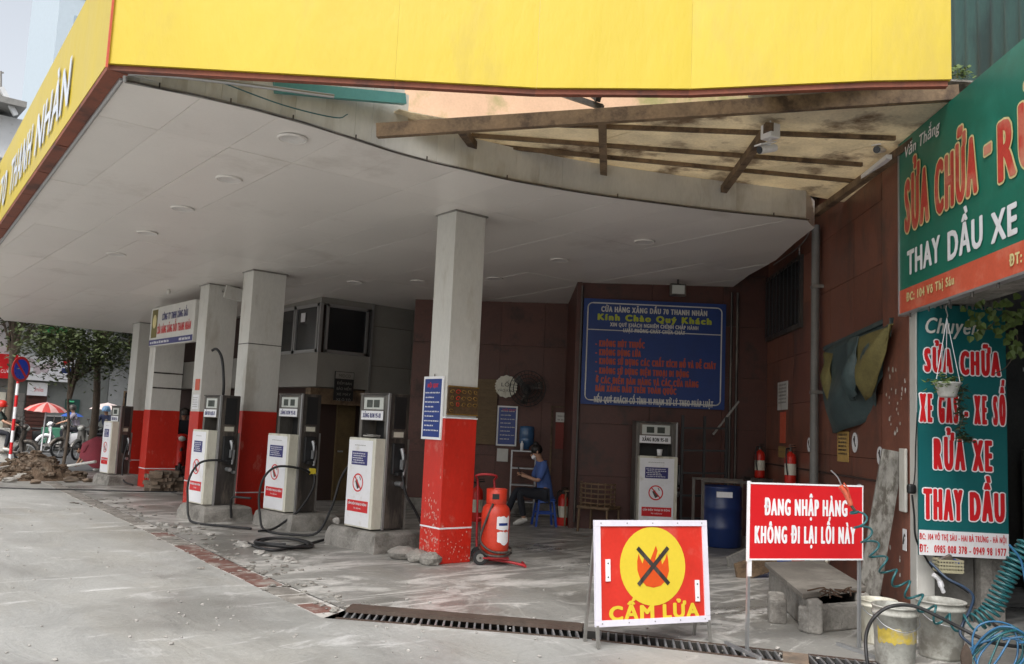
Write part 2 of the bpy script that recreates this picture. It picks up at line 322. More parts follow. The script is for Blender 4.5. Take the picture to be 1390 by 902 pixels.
# ================================================================== GROUND
def sheet(name,poly,z,mat):
    o=part(name,MB().add([(x,y,z) for x,y in poly],[tuple(range(len(poly)))]),mat,kind='structure'); return o
strip=[V((3.70,6.62,0)),V((3.88,9.36,0)),V((4.18,12.73,0)),V((4.45,17.0,0)),V((4.78,21.2,0))]
grt=[V((3.70,6.62,0)),V((5.08,5.01,0)),V((6.06,3.50,0)),V((7.2,1.75,0)),V((9.5,-1.8,0))]
def offs(P,w):
    out=[]
    for i,p in enumerate(P):
        d=(P[min(i+1,len(P)-1)]-P[max(i-1,0)]).normalized(); out.append(p+V((d.y,-d.x,0))*w)
    return out
HS=.14
sL=offs(strip,-HS); sR=offs(strip,HS); gN=offs(grt,HS); gF=offs(grt,-HS)   # near / far side of the grate
sL[0]=gN[0]=V((3.56,6.50,0)); sR[0]=gF[0]=V((3.88,6.70,0))
xy=lambda L:[(p.x,p.y) for p in L]
sheet('ground',[(-400,-400),(400,-400),(400,400),(-400,400)],-.36,m_asph)
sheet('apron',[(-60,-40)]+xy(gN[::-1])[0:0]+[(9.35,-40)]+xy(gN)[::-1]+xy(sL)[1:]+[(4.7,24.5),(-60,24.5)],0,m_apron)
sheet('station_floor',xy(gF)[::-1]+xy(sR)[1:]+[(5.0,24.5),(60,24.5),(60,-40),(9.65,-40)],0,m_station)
part('road',MB().box(-150,150,24.5,36,-.35,-.008),m_asph,kind='structure')
part('far_pavement',MB().box(-150,150,36,41,-.35,.12),m_conc,kind='structure')
# tile strip between apron and station floor: every tile its own
ts=wstruct('tile_strip',(4,12,0))
b=MB()
for i in range(len(strip)-1): b.add([(*xy([p])[0],-.006) for p in (sL[i],sR[i],sR[i+1],sL[i+1])],[(0,1,2,3)])
part('mortar_bed',b,m_line,ts)
tile_me={}
for m,nm in ((m_tilered,'r'),(m_tilegr,'g')):
    tile_me[nm]=mesh('tile',MB().box(-.19,.19,-.118,.118,-.03,.0),m)
pos=0; k=0
for i in range(len(strip)-1):
    a,c=strip[i],strip[i+1]; L=(c-a).length; d=(c-a).normalized(); t=.25 if i==0 else .0
    while t<L-.1:
        p=a+d*t; far=p.y
        red=8.1<far<10.6 or (k%3==0 and far<13)
        if rnd.random()<.94:
            o=link('tile',tile_me['r' if red else 'g'],ts); o.location=(p.x,p.y,.003+rnd.uniform(-.006,.003)); o.rotation_euler=(rnd.uniform(-.01,.01),rnd.uniform(-.01,.01),math.atan2(d.y,d.x)+rnd.uniform(-.03,.03)); o.scale=(rnd.uniform(.93,1),rnd.uniform(.9,1.05),1)
        t+=.42; k+=1
# drain channel and grates
ch=MB()
for i in range(len(grt)-1):
    q=[gN[i],gF[i],gF[i+1],gN[i+1]]; ch.add([(*xy([p])[0],z) for z in (-.3,0) for p in q],[(0,1,2,3),(0,3,7,4),(1,2,6,5)])
part('drain_channel',ch,M('dark_channel',(.03,.028,.025),.5),kind='structure')  # one near-black colour on the channel bed and sides
bar_me=mesh('grate_bar',MB().box(-.008,.008,-.145,.145,-.03,.006),m_steel)
rust=M('rusty_iron',(.095,.07,.055),.7,.3,var=.4,scale=8,dirt=(.07,.04,.03),dthr=.55)
def grate(a,b2,label):
    a=V(a);b2=V(b2);d=(b2-a).normalized();L=(b2-a).length
    g=wthing('drain_grate',label,'drain grate',(a+b2)/2,'iron grates over the drain')
    for sgn in (-1,1):
        off=V((d.y,-d.x,0))*.158*sgn
        part('side_rail',MB().bar(a+off+V((0,0,-.012)),b2+off+V((0,0,-.012)),.022,.04),rust,g)
    n=int(L/.062)
    for i in range(n):
        o=link('grate_bar',bar_me,g); o.location=a+d*(L*(i+.5)/n); o.rotation_euler=(0,0,math.atan2(d.y,d.x)+.18)
def gp(t,seg): return grt[seg].lerp(grt[seg+1],t)
grate(gp(.05,0),gp(.97,0),'dark iron drain grate half hidden under the long rusty cover strip')
grate(gp(.03,1),gp(.80,1),'iron drain grate in front of the red no fire sign')
grate(gp(.90,1),gp(.80,2),'iron drain grate by the foot of the white lettered red sign')
part('drain_joint',MB().bar(gp(.80,1)+V((0,0,-.02)),gp(.90,1)+V((0,0,-.02)),.33,.05),m_brick,kind='structure')
c=wthing('drain_cover','long rusty metal cover strip lying over the far side of the drain grate','drain cover',gp(.5,0))
off=V((.09,.10,0))
a,b2=gp(.06,0)+off,gp(.98,0)+off*1.1
part('plank',MB().bar(a+V((0,0,.022)),b2+V((0,0,.022)),.16,.03),rust,c)
part('plank',MB().bar(a+V((.08,.10,.018)),b2+V((.05,.08,.018)),.07,.025),rust,c)
# ================================================================== CANOPY
_ep=smooth_path([CE(x,y) for x,y in ((168,111),(230,123),(300,138),(360,153),(420,170),(480,189),(550,211),(615,227),(700,246),(800,263),(950,283),(1093,298))],3)
outline=[(p.x,p.y) for p in _ep]+[(9.62,5.86),(10.15,6.46),(10.9,7.25),(11.5,8.1),(12.6,9.4),(16,13),(16,25.2),(4.25,24.9),(2.75,20.0),(2.33,14.72)]
can=wthing('canopy','large white filling station canopy with yellow fascia over the pumps','canopy',(5,12,4))
def clip(poly,x0,x1,y0,y1):
    def cut(P,ins,inter):
        out=[]
        for i in range(len(P)):
            a,b=P[i-1],P[i]
            if ins(b):
                if not ins(a): out.append(inter(a,b))
                out.append(b)
            elif ins(a): out.append(inter(a,b))
        return out
    def xi(c): return lambda a,b:(c,a[1]+(b[1]-a[1])*(c-a[0])/(b[0]-a[0]))
    def yi(c): return lambda a,b:(a[0]+(b[0]-a[0])*(c-a[1])/(b[1]-a[1]),c)
    for ins,it in ((lambda p:p[0]>=x0,xi(x0)),(lambda p:p[0]<=x1,xi(x1)),(lambda p:p[1]>=y0,yi(y0)),(lambda p:p[1]<=y1,yi(y1))):
        poly=cut(poly,ins,it)
        if not poly: return []
    return poly
zc=lambda x,y:ZC(y)
for i in range(22):
    for j in range(8):
        x0=1.8+i*.66; y0=5.7+j*2.44; gp_=rnd.choice((.0015,.002,.004)); g2_=.004 if (i+2*j)%5==0 else .0015
        q=clip(outline,x0+gp_,x0+.66-gp_,y0+g2_,y0+2.44-g2_)
        if len(q)>2:
            dz=rnd.uniform(0,.005)
            part('soffit_panel',MB().prism(q,lambda x,y:ZC(y)+dz,lambda x,y:ZC(y)+.02),m_soff,can)
# slab of the canopy above the panels
part('roof_deck',MB().prism(outline,lambda x,y:ZC(y)+.024,lambda x,y:ZC(y)+.34),m_soff,can)
# pale curved edge band: separate sheets
band=[(p.x,p.y-.008) for p in _ep]
for i in range(len(band)-1):
    (xa,ya),(xb,yb)=band[i],band[i+1]; h=.60 if xb<4.5 else .35
    d=V((xb-xa,yb-ya,0)).normalized()*(.0025 if i%5==0 else 0)
    part('edge_sheet',MB().add([(xa+d.x,ya+d.y,ZC(ya)+.01),(xb-d.x,yb-d.y,ZC(yb)+.01),(xb-d.x,yb-d.y,ZC(yb)+h),(xa+d.x,ya+d.y,ZC(ya)+h),
        (xa+d.x,ya+.04,ZC(ya)+.01),(xb-d.x,yb+.04,ZC(yb)+.01),(xb-d.x,yb+.04,ZC(yb)+h),(xa+d.x,ya+.04,ZC(ya)+h)],
        [(0,1,2,3),(7,6,5,4),(0,4,5,1),(3,2,6,7),(0,3,7,4),(1,5,6,2)]),m_white,can)
sp=smooth_path([(x,y-.014,ZC(y)-.004) for x,y in band],4)
part('edge_conduit',MB().tube(sp,.014,6),m_grey,can)
part('edge_cable',MB().tube([p+V((0,-.03,-.012+.004*math.sin(i*.45))) for i,p in enumerate(sp)],.007,5),m_dark,can)
for t in range(9,len(sp)-4,17): part('edge_clip',MB().bar(sp[t]+V((0,-.02,-.015)),sp[t]+V((0,-.02,.035)),.010,.010,(1,0,0)),m_dark,can)
part('teal_flashing',MB().bar(onpl(372,119,(0,7.0,0),(0,1,0)),onpl(549,135,(0,7.0,0),(0,1,0)),.06,.10),M('teal_flashing',(.10,.30,.29),.5),can)
part('upper_white_wall',MB().box(1.9,4.42,7.12,7.2,4.2,5.6),m_white,can)
# left fascia along the forecourt edge, front fascia facing the viewer
F0=V((1.70,7.0,4.19)); FL=V((2.72,22.5,3.80)); HF=1.02
fpts=[F0,V((3.42,5.66,4.19)),V((4.27,4.98,4.185)),V((5.17,4.21,4.225)),V((6.05,3.22,4.27)),V((6.42,2.80,4.27))]
def fascia_panel(a,b,h,nm='fascia_panel',t=.05,mat=None):
    a=V(a);b=V(b);d=(b-a);d.z=0;d.normalize();n=V((d.y,-d.x,0))*t
    g=d*.0004; q=[a+g,b-g,b-g+V((0,0,h)),a+g+V((0,0,h))]
    return part(nm,MB().add([*q,*[p-n for p in q]],[(0,1,2,3),(7,6,5,4),(0,4,5,1),(3,2,6,7),(0,3,7,4),(1,5,6,2)]),mat or m_yel,can)
dl=(FL-F0); 
for i in range(4):
    a=F0+dl*(i/4); b2=F0+dl*((i+1)/4)
    p=fascia_panel(b2,a,HF+.02*0)
for i in range(len(fpts)-1): fascia_panel(fpts[i],fpts[i+1],1.6)
part('corner_trim',MB().box(1.685,1.70,6.975,6.99,4.15,5.8),m_orange,can)
for i in range(len(fpts)-1):
    a,b2=fpts[i],fpts[i+1]; part('front_trim',MB().bar(a+V((.03,.05,-.022)),b2+V((.03,.05,-.022)),.06,.04),m_trimbr,can)
# brown brick-coloured soffit trim under the left fascia, in pieces
for i in range(14):
    a=F0+dl*(i/14); b2=F0+dl*((i+1)/14); a=a.lerp(b2,.01)
    part('brown_edge_board',MB().bar(a+V((.08,0,-.02+rnd.uniform(-.006,.006))),b2+V((.08,0,-.02)),.15,.05),m_trimbr,can)
part('edge_pipe',MB().tube([V((1.84,7.1,4.135)),V((2.35,14.7,3.93)),V((2.78,20,3.79))],.02,6),m_alu,can)
part('corner_pipe',MB().tube(smooth_path([(1.86,7.1,4.13),(1.9,7.0,4.17),(2.5,6.75,4.21),(3.3,6.4,4.22)],5),.018,6),m_alu,can)
part('blue_cable',MB().tube(smooth_path([(2.5,6.8,4.22),(3.0,6.7,4.14),(3.5,6.75,4.18),(3.7,6.9,4.3)],5),.006,5),m_hteal,can)
# white letters on the left fascia
A=onpl(98,150,F0,V((dl.y,-dl.x,0))); 
m_letter=M('white_letter',(.62,.66,.72),.35,var=.1)
xdir=-dl.normalized()
def fas_text(body,y_end,width,z0,cap):
    t=(y_end-F0.y)/dl.y; e=F0+dl*t; o=e-xdir*width; o.z+=z0; n=V((-dl.y,dl.x,0)).normalized()
    return text(can,body,o+n*.004,xdir,(0,0,1),cap,width,m_letter,bold=.02,lift=.012)
fas_text('NHÀN',8.6,1.95,.17,.46)
fas_text('THANH',10.85,1.75,.17,.46)
fas_text('70',12.95,.75,.17,.46)
fas_text('SỐ',14.0,.8,.17,.46)
# ceiling lights
lamp=MB().lathe([(.0,-.006),(.10,-.008),(.115,-.014),(.125,-.006),(.13,.004)],20)
lamp_me=mesh('ceiling_light',lamp,M('lamp_lens',(.70,.68,.65),.35))
CL=[(397,188,'round ceiling light nearest the curved front edge of the canopy'),(311,243,'second round ceiling light from the front edge of the canopy'),(248,283,'third round ceiling light, out over the forecourt beyond the second'),(200,316,'fourth round ceiling light out over the forecourt'),(158,345,'farthest round ceiling light of the forecourt row'),(875,328,'round ceiling light near the brown wall at the right'),(760,353,'round ceiling light between the front pillar and the brown wall'),(568,382,'faint round ceiling light just left of the front pillar'),(482,383,'round ceiling light in front of the office windows'),(672,378,'round ceiling light behind the front pillar')]
for x,y,l in CL:
    p=CE(x,y); o=link('ceiling_light',lamp_me); o.location=(p.x,p.y,p.z); part('rim',MB().lathe([(.118,-.004),(.122,-.018),(.138,-.016),(.142,.0)],24),m_soff,o); tag(o,l,'ceiling light','round lights set in the canopy ceiling')
p=CE(815,393); o=single('light_panel',MB().box(-.35,.35,-.25,.25,-.05,.0),m_white,'square pale light panel on the ceiling in front of the blue banner','light panel'); o.location=p; o.rotation_euler=(0,0,.3)
o=thing('tilted_flood_panel','pale flat panel lamp tilted out from the third pillar under the ceiling','lamp',(6.1,15.2,3.72),0)
part('panel',MB().obox((.15,0,0),(1,0,-.15),(0,1,0),(.15,0,1),.55,.05,.22),m_white,o); part('bracket',MB().bar((0,.1,.05),(0,.5,.1),.04,.04),m_grey,o)
o=single('ceiling_camera',MB().ball((0,0,-.05),.045,n=10,m=6).cyl((0,0,-.05),(0,0,0),.03),m_white,'tiny white dome camera hanging from the canopy above the hanging signboard','camera'); o.location=CE(229,393)
# ================================================================== LEAN-TO in front of the curved edge
lt=wthing('lean_to_roof','weathered timber lean-to roof of stained pale sheet between canopy and brown wall','lean-to roof',(7,5.5,4.5))
ZB=4.47
bL,bR=onpl(512,178,(0,6.98,0),(0,1,0)),CE(1300,127,.35); bR.z=ZB+.10
def up(p,z): q=V(p); q.z=z; return q
part('front_beam',MB().bar(bL,up(bR,ZB+.14),.07,.13),m_wood,lt)
rows=[(4.45,7.2),(5.56,7.0),(6.63,6.77),(7.94,6.29),(9.21,5.73)]
for (xa,ya),(xb,yb),nm in (((625,165),(652,203),1),((818,148),(820,236),1),((1045,155),(976,258),1),((1303,125),(1104,283),1)):
    a=CE(xa,ya,.35); c=CE(xb,yb,.33); a.z=ZB-.02; c.z=ZB-.045
    part('rafter',MB().bar(a,c,.075,.08),m_wood,lt)
for (a,b2) in (((640,184),(1170,216)),((700,160+5),(1215,177)),((560,190),(1160,240)),):
    a=CE(*a,.35);b2=CE(*b2,.35); a.z=b2.z=ZB+.035
    part('purlin',MB().bar(a,b2,.04,.04),m_wood,lt)
shp=[bL+V((0,.1,0)),CE(640,172,.35),CE(820,150,.35),CE(1050,143,.35),bR+V((.1,-.05,0)),V((10.05,5.62,0)),V((9.2,5.85,0)),V((7.94,6.75,0)),V((6.63,7.25,0)),V((5.56,7.5,0)),V((4.5,7.6,0))]
def segsheet(P,n):   # roof sheets running front to back
    for i in range(n):
        x0=4.3+i*(10.1-4.3)/n; x1=4.3+(i+1)*(10.1-4.3)/n
        q=clip([(p.x,p.y) for p in P],x0+.0,x1-.0,-10,20)
        if len(q)>2:
            dz=.004*(i%2)
            part('roof_sheet',MB().prism(q,ZB+.062+dz,ZB+.072+dz),m_sheet,lt)
segsheet(shp,6)
part('brace',MB().bar(CE(745,122,.62),up(CE(818,150,.35),ZB+.1),.05,.05),m_dark,lt)
part('brace',MB().bar(CE(797,122,.62),up(CE(812,146,.35),ZB+.15),.05,.05),m_dark,lt)
part('torn_sheet_edge',MB().prism([(bR.x-1.3,bR.y+1.0),(bR.x+.2,bR.y-.15),(bR.x+.5,bR.y+.2),(bR.x-.9,bR.y+1.5)],ZB+.245,ZB+.262),m_conc,lt)
# pink peeling wall seen above the lean-to
o=single('upper_wall',MB().bar((5.2,9.4,5.6),(11,6.6,5.6),.15,2.0),m_pink,'peeling salmon pink wall seen between the yellow fascia and the lean-to beam','wall')
# ================================================================== PILLARS
def pillar(x,y,wx,wy,zr,zl,label,line=True):
    t=wthing('pillar',label,'pillar',(x,y,0),'pillars holding up the canopy'); h=ZC(y)+.01
    part('shaft',MB().box(x,x+wx,y,y+wy,zr,h),m_white,t,.006)
    part('painted_base',MB().box(x-.006,x+wx+.006,y-.006,y+wy+.006,0,zr),m_redw if line else m_red,t,.006)
    part('white_stripe',MB().box(x-.009,x+wx+.009,y-.009,y+wy+.009,zl,zl+.018),m_lily,t)
    part('top_grey_band',MB().box(x-.02,x+wx+.02,y-.02,y+wy+.02,h-.03,h-.012),m_grey,t)  # grey collar standing proud of the shaft just below the ceiling
    return t
p1=pillar(6.0,8.36,.45,.38,1.67,.39,'front pillar, white above and scraped red below, beside the gas trolley')
part('boundary_line',MB().box(5.988,6.462,8.348,8.752,1.655,1.672),m_lily,p1)
p2=pillar(5.86,13.75,.58,.40,1.66,.35,'pillar with a dark rope mark behind the two middle pumps')
part('seam',MB().box(5.855,6.445,13.745,14.155,2.75,2.762),m_dark,p2)
p3=pillar(5.84,15.6,.55,.42,1.62,.38,'pillar with a small orange notice beside the grey pump')
p4=pillar(6.2,19.35,.62,.38,1.62,.38,'pillar with two dark bands beside the stack of bricks')
for z in (2.08,2.4): part('band',MB().box(6.21,6.83,19.34,19.36,z,z+.03),m_dark,p4)
p5=pillar(6.72,22.3,.95,.5,1.6,.4,'broad farthest pillar behind the small far pump')
# ================================================================== BROWN SIDE WALL
sw=thing('side_wall','tall brown clad wall along the right side of the forecourt','wall',W0,R(46.8)); SWI=(Matrix.Translation(W0)@Matrix.Rotation(R(46.8),4,'Z')).inverted()
part('core',MB().box(-1.42,7.7,-.30,-.024,0,4.95).box(2.4,7.7,-.30,-.0,4.951,6.2),m_joint,sw)
pan={}
S0=-1.40
for i in range(10):
    for j in range(7):
        x0=S0+i*.91; z0=j*.70+.02
        if (i,j) not in pan:
            o=part('cladding_panel',MB().box(x0+.003,x0+.907,-.022,rnd.uniform(-.001,.001),z0+.003,min(z0+.697,4.94)),m_wall,sw)
part('pilaster',MB().box(-1.42,-.72,-.02,.07,0,4.9),m_wall,sw,.01)
part('lower_ledge',MB().box(-.70,7.6,0,.03,1.18,1.2),m_joint,sw)
# drain pipe
dp=thing('drain_pipe','grey vertical drain pipe running down the brown wall','pipe',W(1.7,.09,0),R(46.8))
part('pipe',MB().cyl((0,0,0),(0,0,4.45),.055,n=14),M('pipe_grey',(.17,.165,.155),.5,var=.2),dp)
for z in (.8,2.2,3.6): part('bracket',MB().box(-.07,.07,-.09,.05,z,z+.04),m_grey,dp)
thin=thing('conduit_pipe','thin pale conduit on the brown wall beside the black window','pipe',W(2.75,.03,0),R(46.8)); part('pipe',MB().cyl((0,0,3.2),(0,0,4.4),.014,n=8),m_alu,thin)
# window high in the wall
wn=thing('wall_window','black barred window high on the brown wall under the canopy','window',W(3.7,.0,3.72),R(46.8))
part('frame',MB().box(-1.08,1.08,0,.05,-.53,.53),m_dark,wn); part('pane',MB().box(-1.0,-.02,.05,.06,-.46,.46),m_glass,wn); part('pane',MB().box(.02,1.0,.05,.06,-.46,.46),m_glass,wn)
for i in range(9): part('bar',MB().cyl((-.95+i*.235,.08,-.48),(-.95+i*.235,.08,.48),.007,n=6),m_black,wn)
# strip lamp
sl_=wthing('strip_light','white strip light slanting along the top of the brown wall','strip light',onW(1150,248,.1))
part('housing',MB().bar(onW(1106,293,.16),onW(1207,213,.24),.055,.045),m_lily,sl_)
part('junction_box',MB().obox(onW(1098,268,.15),WU,WN,(0,0,1),.22,.16,.1),m_dark,sl_)
part('cable',MB().tube(smooth_path([onW(1098,285,.1),onW(1100,310,.1),onW(1085,335,.1),onW(1050,360,.05)],5),.01,5),m_alu,sl_)
# cctv cameras
def cctv(loc,aim,label):
    t=thing('cctv_camera',label,'camera',loc,aim,'white surveillance cameras')
    part('junction_box',MB().box(-.06,.06,-.07,.07,-.07,.07),m_lily,t,.01)
    part('arm',MB().tube([(0,0,-.06),(.02,0,-.13),(.05,0,-.16)],.018,7),m_lily,t)
    bd=part('body',MB().cyl((-.06,0,-.14),(.13,0,-.2),.036,n=14),m_lily,t); part('lens',MB().cyl((.128,0,-.199),(.134,0,-.201),.036,n=14),m_glass,bd)
    part('hood',MB().obox((.06,0,-.125),(.95,0,-.3),(0,1,0),(.3,0,.95),.2,.09,.012),m_lily,t)
    part('cable',MB().tube([(0,0,.05),(.03,.03,.2),(.05,.05,.3)],.008,5),m_lily,t)
    return t
q=CE(1046,160,.35); q.z=ZB-.04; cctv(q,R(168),'white surveillance camera under the middle of the lean-to beam')
cctv(onW(1196,182,.28),R(190),'white surveillance camera at the wall end of the lean-to, near the green sign')
# ================================================================== BACK WALLS
DB=14.7; P1b=CAM+_fh*DB; P1b.z=0
def BW(x,d=0,z=0,D=DB):            # point on a wall square to the view, x metres right of the sight line
    p=CAM+_fh*(D-d)+BU*x; p.z=z; return p
def onB(x,y,D=DB,d=0): return onpl(x,y,BW(0,d,0,D),BN)
def wallpanels(name,label,x0,x1,z1,D,mat,pw,ph,rec=()):
    t=wthing(name,label,'wall',BW((x0+x1)/2,0,0,D))
    part('core',MB().obox(BW((x0+x1)/2,-.16,z1/2,D),BU,BN,(0,0,1),x1-x0,.26,z1),m_joint,t)
    nx=max(1,round((x1-x0)/pw)); nz=max(1,round(z1/ph)); pw=(x1-x0)/nx; ph=z1/nz
    for i in range(nx):
        for j in range(nz):
            part('cladding_panel',MB().obox(BW(x0+(i+.5)*pw,-.015+rnd.uniform(-.001,.001),(j+.5)*ph,D),BU,BN,(0,0,1),pw-.006,.03,ph-.006),mat,t)
    return t
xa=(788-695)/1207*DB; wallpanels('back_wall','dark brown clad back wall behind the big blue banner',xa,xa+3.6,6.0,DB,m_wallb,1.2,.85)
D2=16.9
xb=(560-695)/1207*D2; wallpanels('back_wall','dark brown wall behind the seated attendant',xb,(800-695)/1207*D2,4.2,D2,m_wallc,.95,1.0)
part('return_wall',MB().obox(BW(xa-.03,-1.1,2.1),BU,BN,(0,0,1),.08,2.3,4.2),m_wallb,None,kind='structure')
# ledge along the foot of the back wall
part('wall_ledge',MB().obox(BW(xb+2.2,.10,.10,D2),BU,BN,(0,0,1),4.6,.2,.2),m_conc,None,kind='structure')
# ================================================================== OFFICE over the back corner
oc=CE(437,403); ox,oy=oc.x,oc.y
z0=onpl(431,525,(ox,oy,0),(0,1,0)).z
of=wthing('office','grey clad office box with sliding windows raised behind the pumps','office',(ox+1,oy+2,z0))
zt=ZC(oy)-.0
zw0=onpl(432,478,(ox,oy,0),(0,1,0)).z; zw1=zt-.12
Lx=1.15; Ly=9.5
part('lower_panel',MB().box(ox,ox+Lx,oy,oy+Ly,z0,zw0),m_office,of)
part('top_rail',MB().box(ox,ox+Lx,oy,oy+Ly,zw1,zt),m_office,of)
part('corner_post',MB().box(ox-.01,ox+.05,oy-.01,oy+.05,zw0,zw1),m_alu,of)
part('interior',MB().box(ox+.12,ox+Lx-.02,oy+.12,oy+Ly-.1,zw0+.01,zw1-.01),m_joint,of)
def winframe(a,b,zlo,zhi,nrm):
    f=MB(); a=V(a);b=V(b); f.bar(up(a,zlo+.03),up(b,zlo+.03),.05,.06); f.bar(up(a,zhi-.03),up(b,zhi-.03),.05,.06)
    d=(b-a).normalized()*.025
    f.bar(up(a+d,zlo),up(a+d,zhi),.05,.05,(1,0,0)); f.bar(up(b-d,zlo),up(b-d,zhi),.05,.05,(1,0,0))
    w_=part('window',f,m_alu,of); g=MB().obox(up((a+b)/2,(zlo+zhi)/2)+V(nrm)*-.01,(b-a),nrm,(0,0,1),(b-a).length-.08,.01,zhi-zlo-.1); part('pane',g,m_glass,w_)
for i in range(3):
    winframe((ox,oy+.06+i*1.0,0),(ox,oy+1.03+i*1.0,0),zw0,zw1,(-1,0,0))
winframe((ox+.12,oy,0),(ox+1.05,oy,0),zw0,zw1,(0,-1,0))
part('wall_note',MB().box(ox-.012,ox-.006,oy+.62,oy+.80,zw0+.62,zw0+.80),m_lily,of)
# rear grey partition to the right of the office
pw_=wthing('partition_wall','grey panelled partition wall running back from the raised office','wall',(ox+2.5,oy,0))
for i in range(3):
    for j in range(3):
        part('panel',MB().box(ox+Lx+.02+i*.98,ox+Lx+.99+i*.98,oy+.05,oy+.09,z0-.3+j*.8,z0-.3+j*.8+.79),m_office,pw_)
part('post',MB().box(ox+Lx-.02,ox+Lx+.02,oy-.02,oy+.09,0,zt),m_alu,pw_)
part('upper_panel',MB().box(ox+Lx+.02,ox+4.1,oy+.10,oy+.14,.0,zt+.1),m_wallb,pw_)
# ground floor under the office: brown boards and a door, in the dark
gf=wthing('storeroom','dark storeroom front with ochre door under the raised office','storeroom',(ox+1,oy+.6,0))
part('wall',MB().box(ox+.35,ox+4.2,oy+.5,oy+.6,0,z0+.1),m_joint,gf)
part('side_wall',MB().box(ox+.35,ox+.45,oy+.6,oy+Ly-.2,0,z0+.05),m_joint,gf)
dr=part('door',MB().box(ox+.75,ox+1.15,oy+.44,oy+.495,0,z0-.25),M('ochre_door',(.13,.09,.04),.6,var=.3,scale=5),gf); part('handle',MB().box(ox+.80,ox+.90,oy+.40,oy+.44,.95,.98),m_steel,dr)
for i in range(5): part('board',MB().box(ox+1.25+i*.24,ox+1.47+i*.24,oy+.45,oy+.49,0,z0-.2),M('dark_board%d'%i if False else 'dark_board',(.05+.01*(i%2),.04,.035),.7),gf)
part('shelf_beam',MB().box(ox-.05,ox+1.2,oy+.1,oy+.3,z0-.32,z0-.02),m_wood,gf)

# filler roof added to stop sky light leaking between ceiling edge and brown wall
o=single('gap_filler',MB().prism([(9.3,5.9),tuple(W(.4,-.2).xy),tuple(W(7.9,-.2).xy),(14.2,12.5),(11.2,11.5)],4.93,5.05),m_joint,'dark filler roof added against sky light above the gap between canopy ceiling and brown wall','roof')
# ================================================================== BUILDINGS BEHIND
rb=[(ox+4.3,oy+.75),(ox+.5,oy+.8+0),(ox+.5,oy+Ly),(30,oy+Ly),(30,9),tuple(W(7.9,0).xy),tuple(BW(xa+3.7,-.6).xy),tuple(BW(xa+.1,-.6).xy),tuple(BW(xa+.1,-2.8).xy),tuple(BW(xb,-.5,0,D2).xy)]
o=single('rear_sky_blocker',MB().prism(rb[::-1] if False else rb,z0+.12,9.0),m_wallb,'dull brown block added behind the canopy to keep out sky light','building')  # added mass behind the back walls, blocks sky light from the rear
o=single('rear_low_blocker',MB().prism([rb[-1],rb[-2],rb[-3],rb[-4],rb[-5],(30,9),(30,oy+Ly),(ox+4.3,oy+Ly),(ox+4.3,oy+.75)],0,z0+.10),m_joint,'dark low mass added behind the station to keep out sky light','building')  # lower half of the added mass that stops light leaking in
cw=thing('corrugated_wall','dark green corrugated metal wall standing above the brown wall','wall',W(0,-.35,4.9),R(46.8))
b=MB(); n=150; xs=[-3.05+6.2*i/n for i in range(n+1)]
vs=[];
for i,x in enumerate(xs):
    y=.02*math.cos(i*PI/3); vs+=[(x,y,0),(x,y,5.2)]
b.add(vs,[(2*i,2*i+2,2*i+3,2*i+1)[::-1] for i in range(n)],True); part('corrugated_sheet',b,m_roofg,cw)
part('edge_post',MB().box(-3.15,-3.05,-.1,.06,-.2,5.2),m_wood,cw)
part('backing',MB().box(-3.05,3.1,-.3,-.05,0,5.2),m_joint,cw)
o=thing('white_building','white building wall seen past the corrugated wall at the upper right','building',W(-5,-3.5,3),R(46.8)); part('wall',MB().box(-2,2.2,-4,0,-3,9),m_bwhite,o); part('ledge',MB().box(-2,2.25,-.1,.12,3,3.2),m_conc,o)
fm=MB(); 
for i in range(120): 
    c=V((rnd.gauss(0,.09),rnd.gauss(0,.05),abs(rnd.gauss(0,.04)))); a=rnd.uniform(0,6.28); d=V((math.cos(a),math.sin(a),rnd.uniform(-.3,.8)))*.03; e=d.orthogonal().normalized()*.012
    fm.add([c-e,c+e,c+d+e,c+d-e],[(0,1,2,3)])
o=single('moss_tuft',fm,m_leaf2,'small green tuft growing on top of the lean-to end','plant'); o['kind']='stuff'; o.location=CE(1303,104,.62)
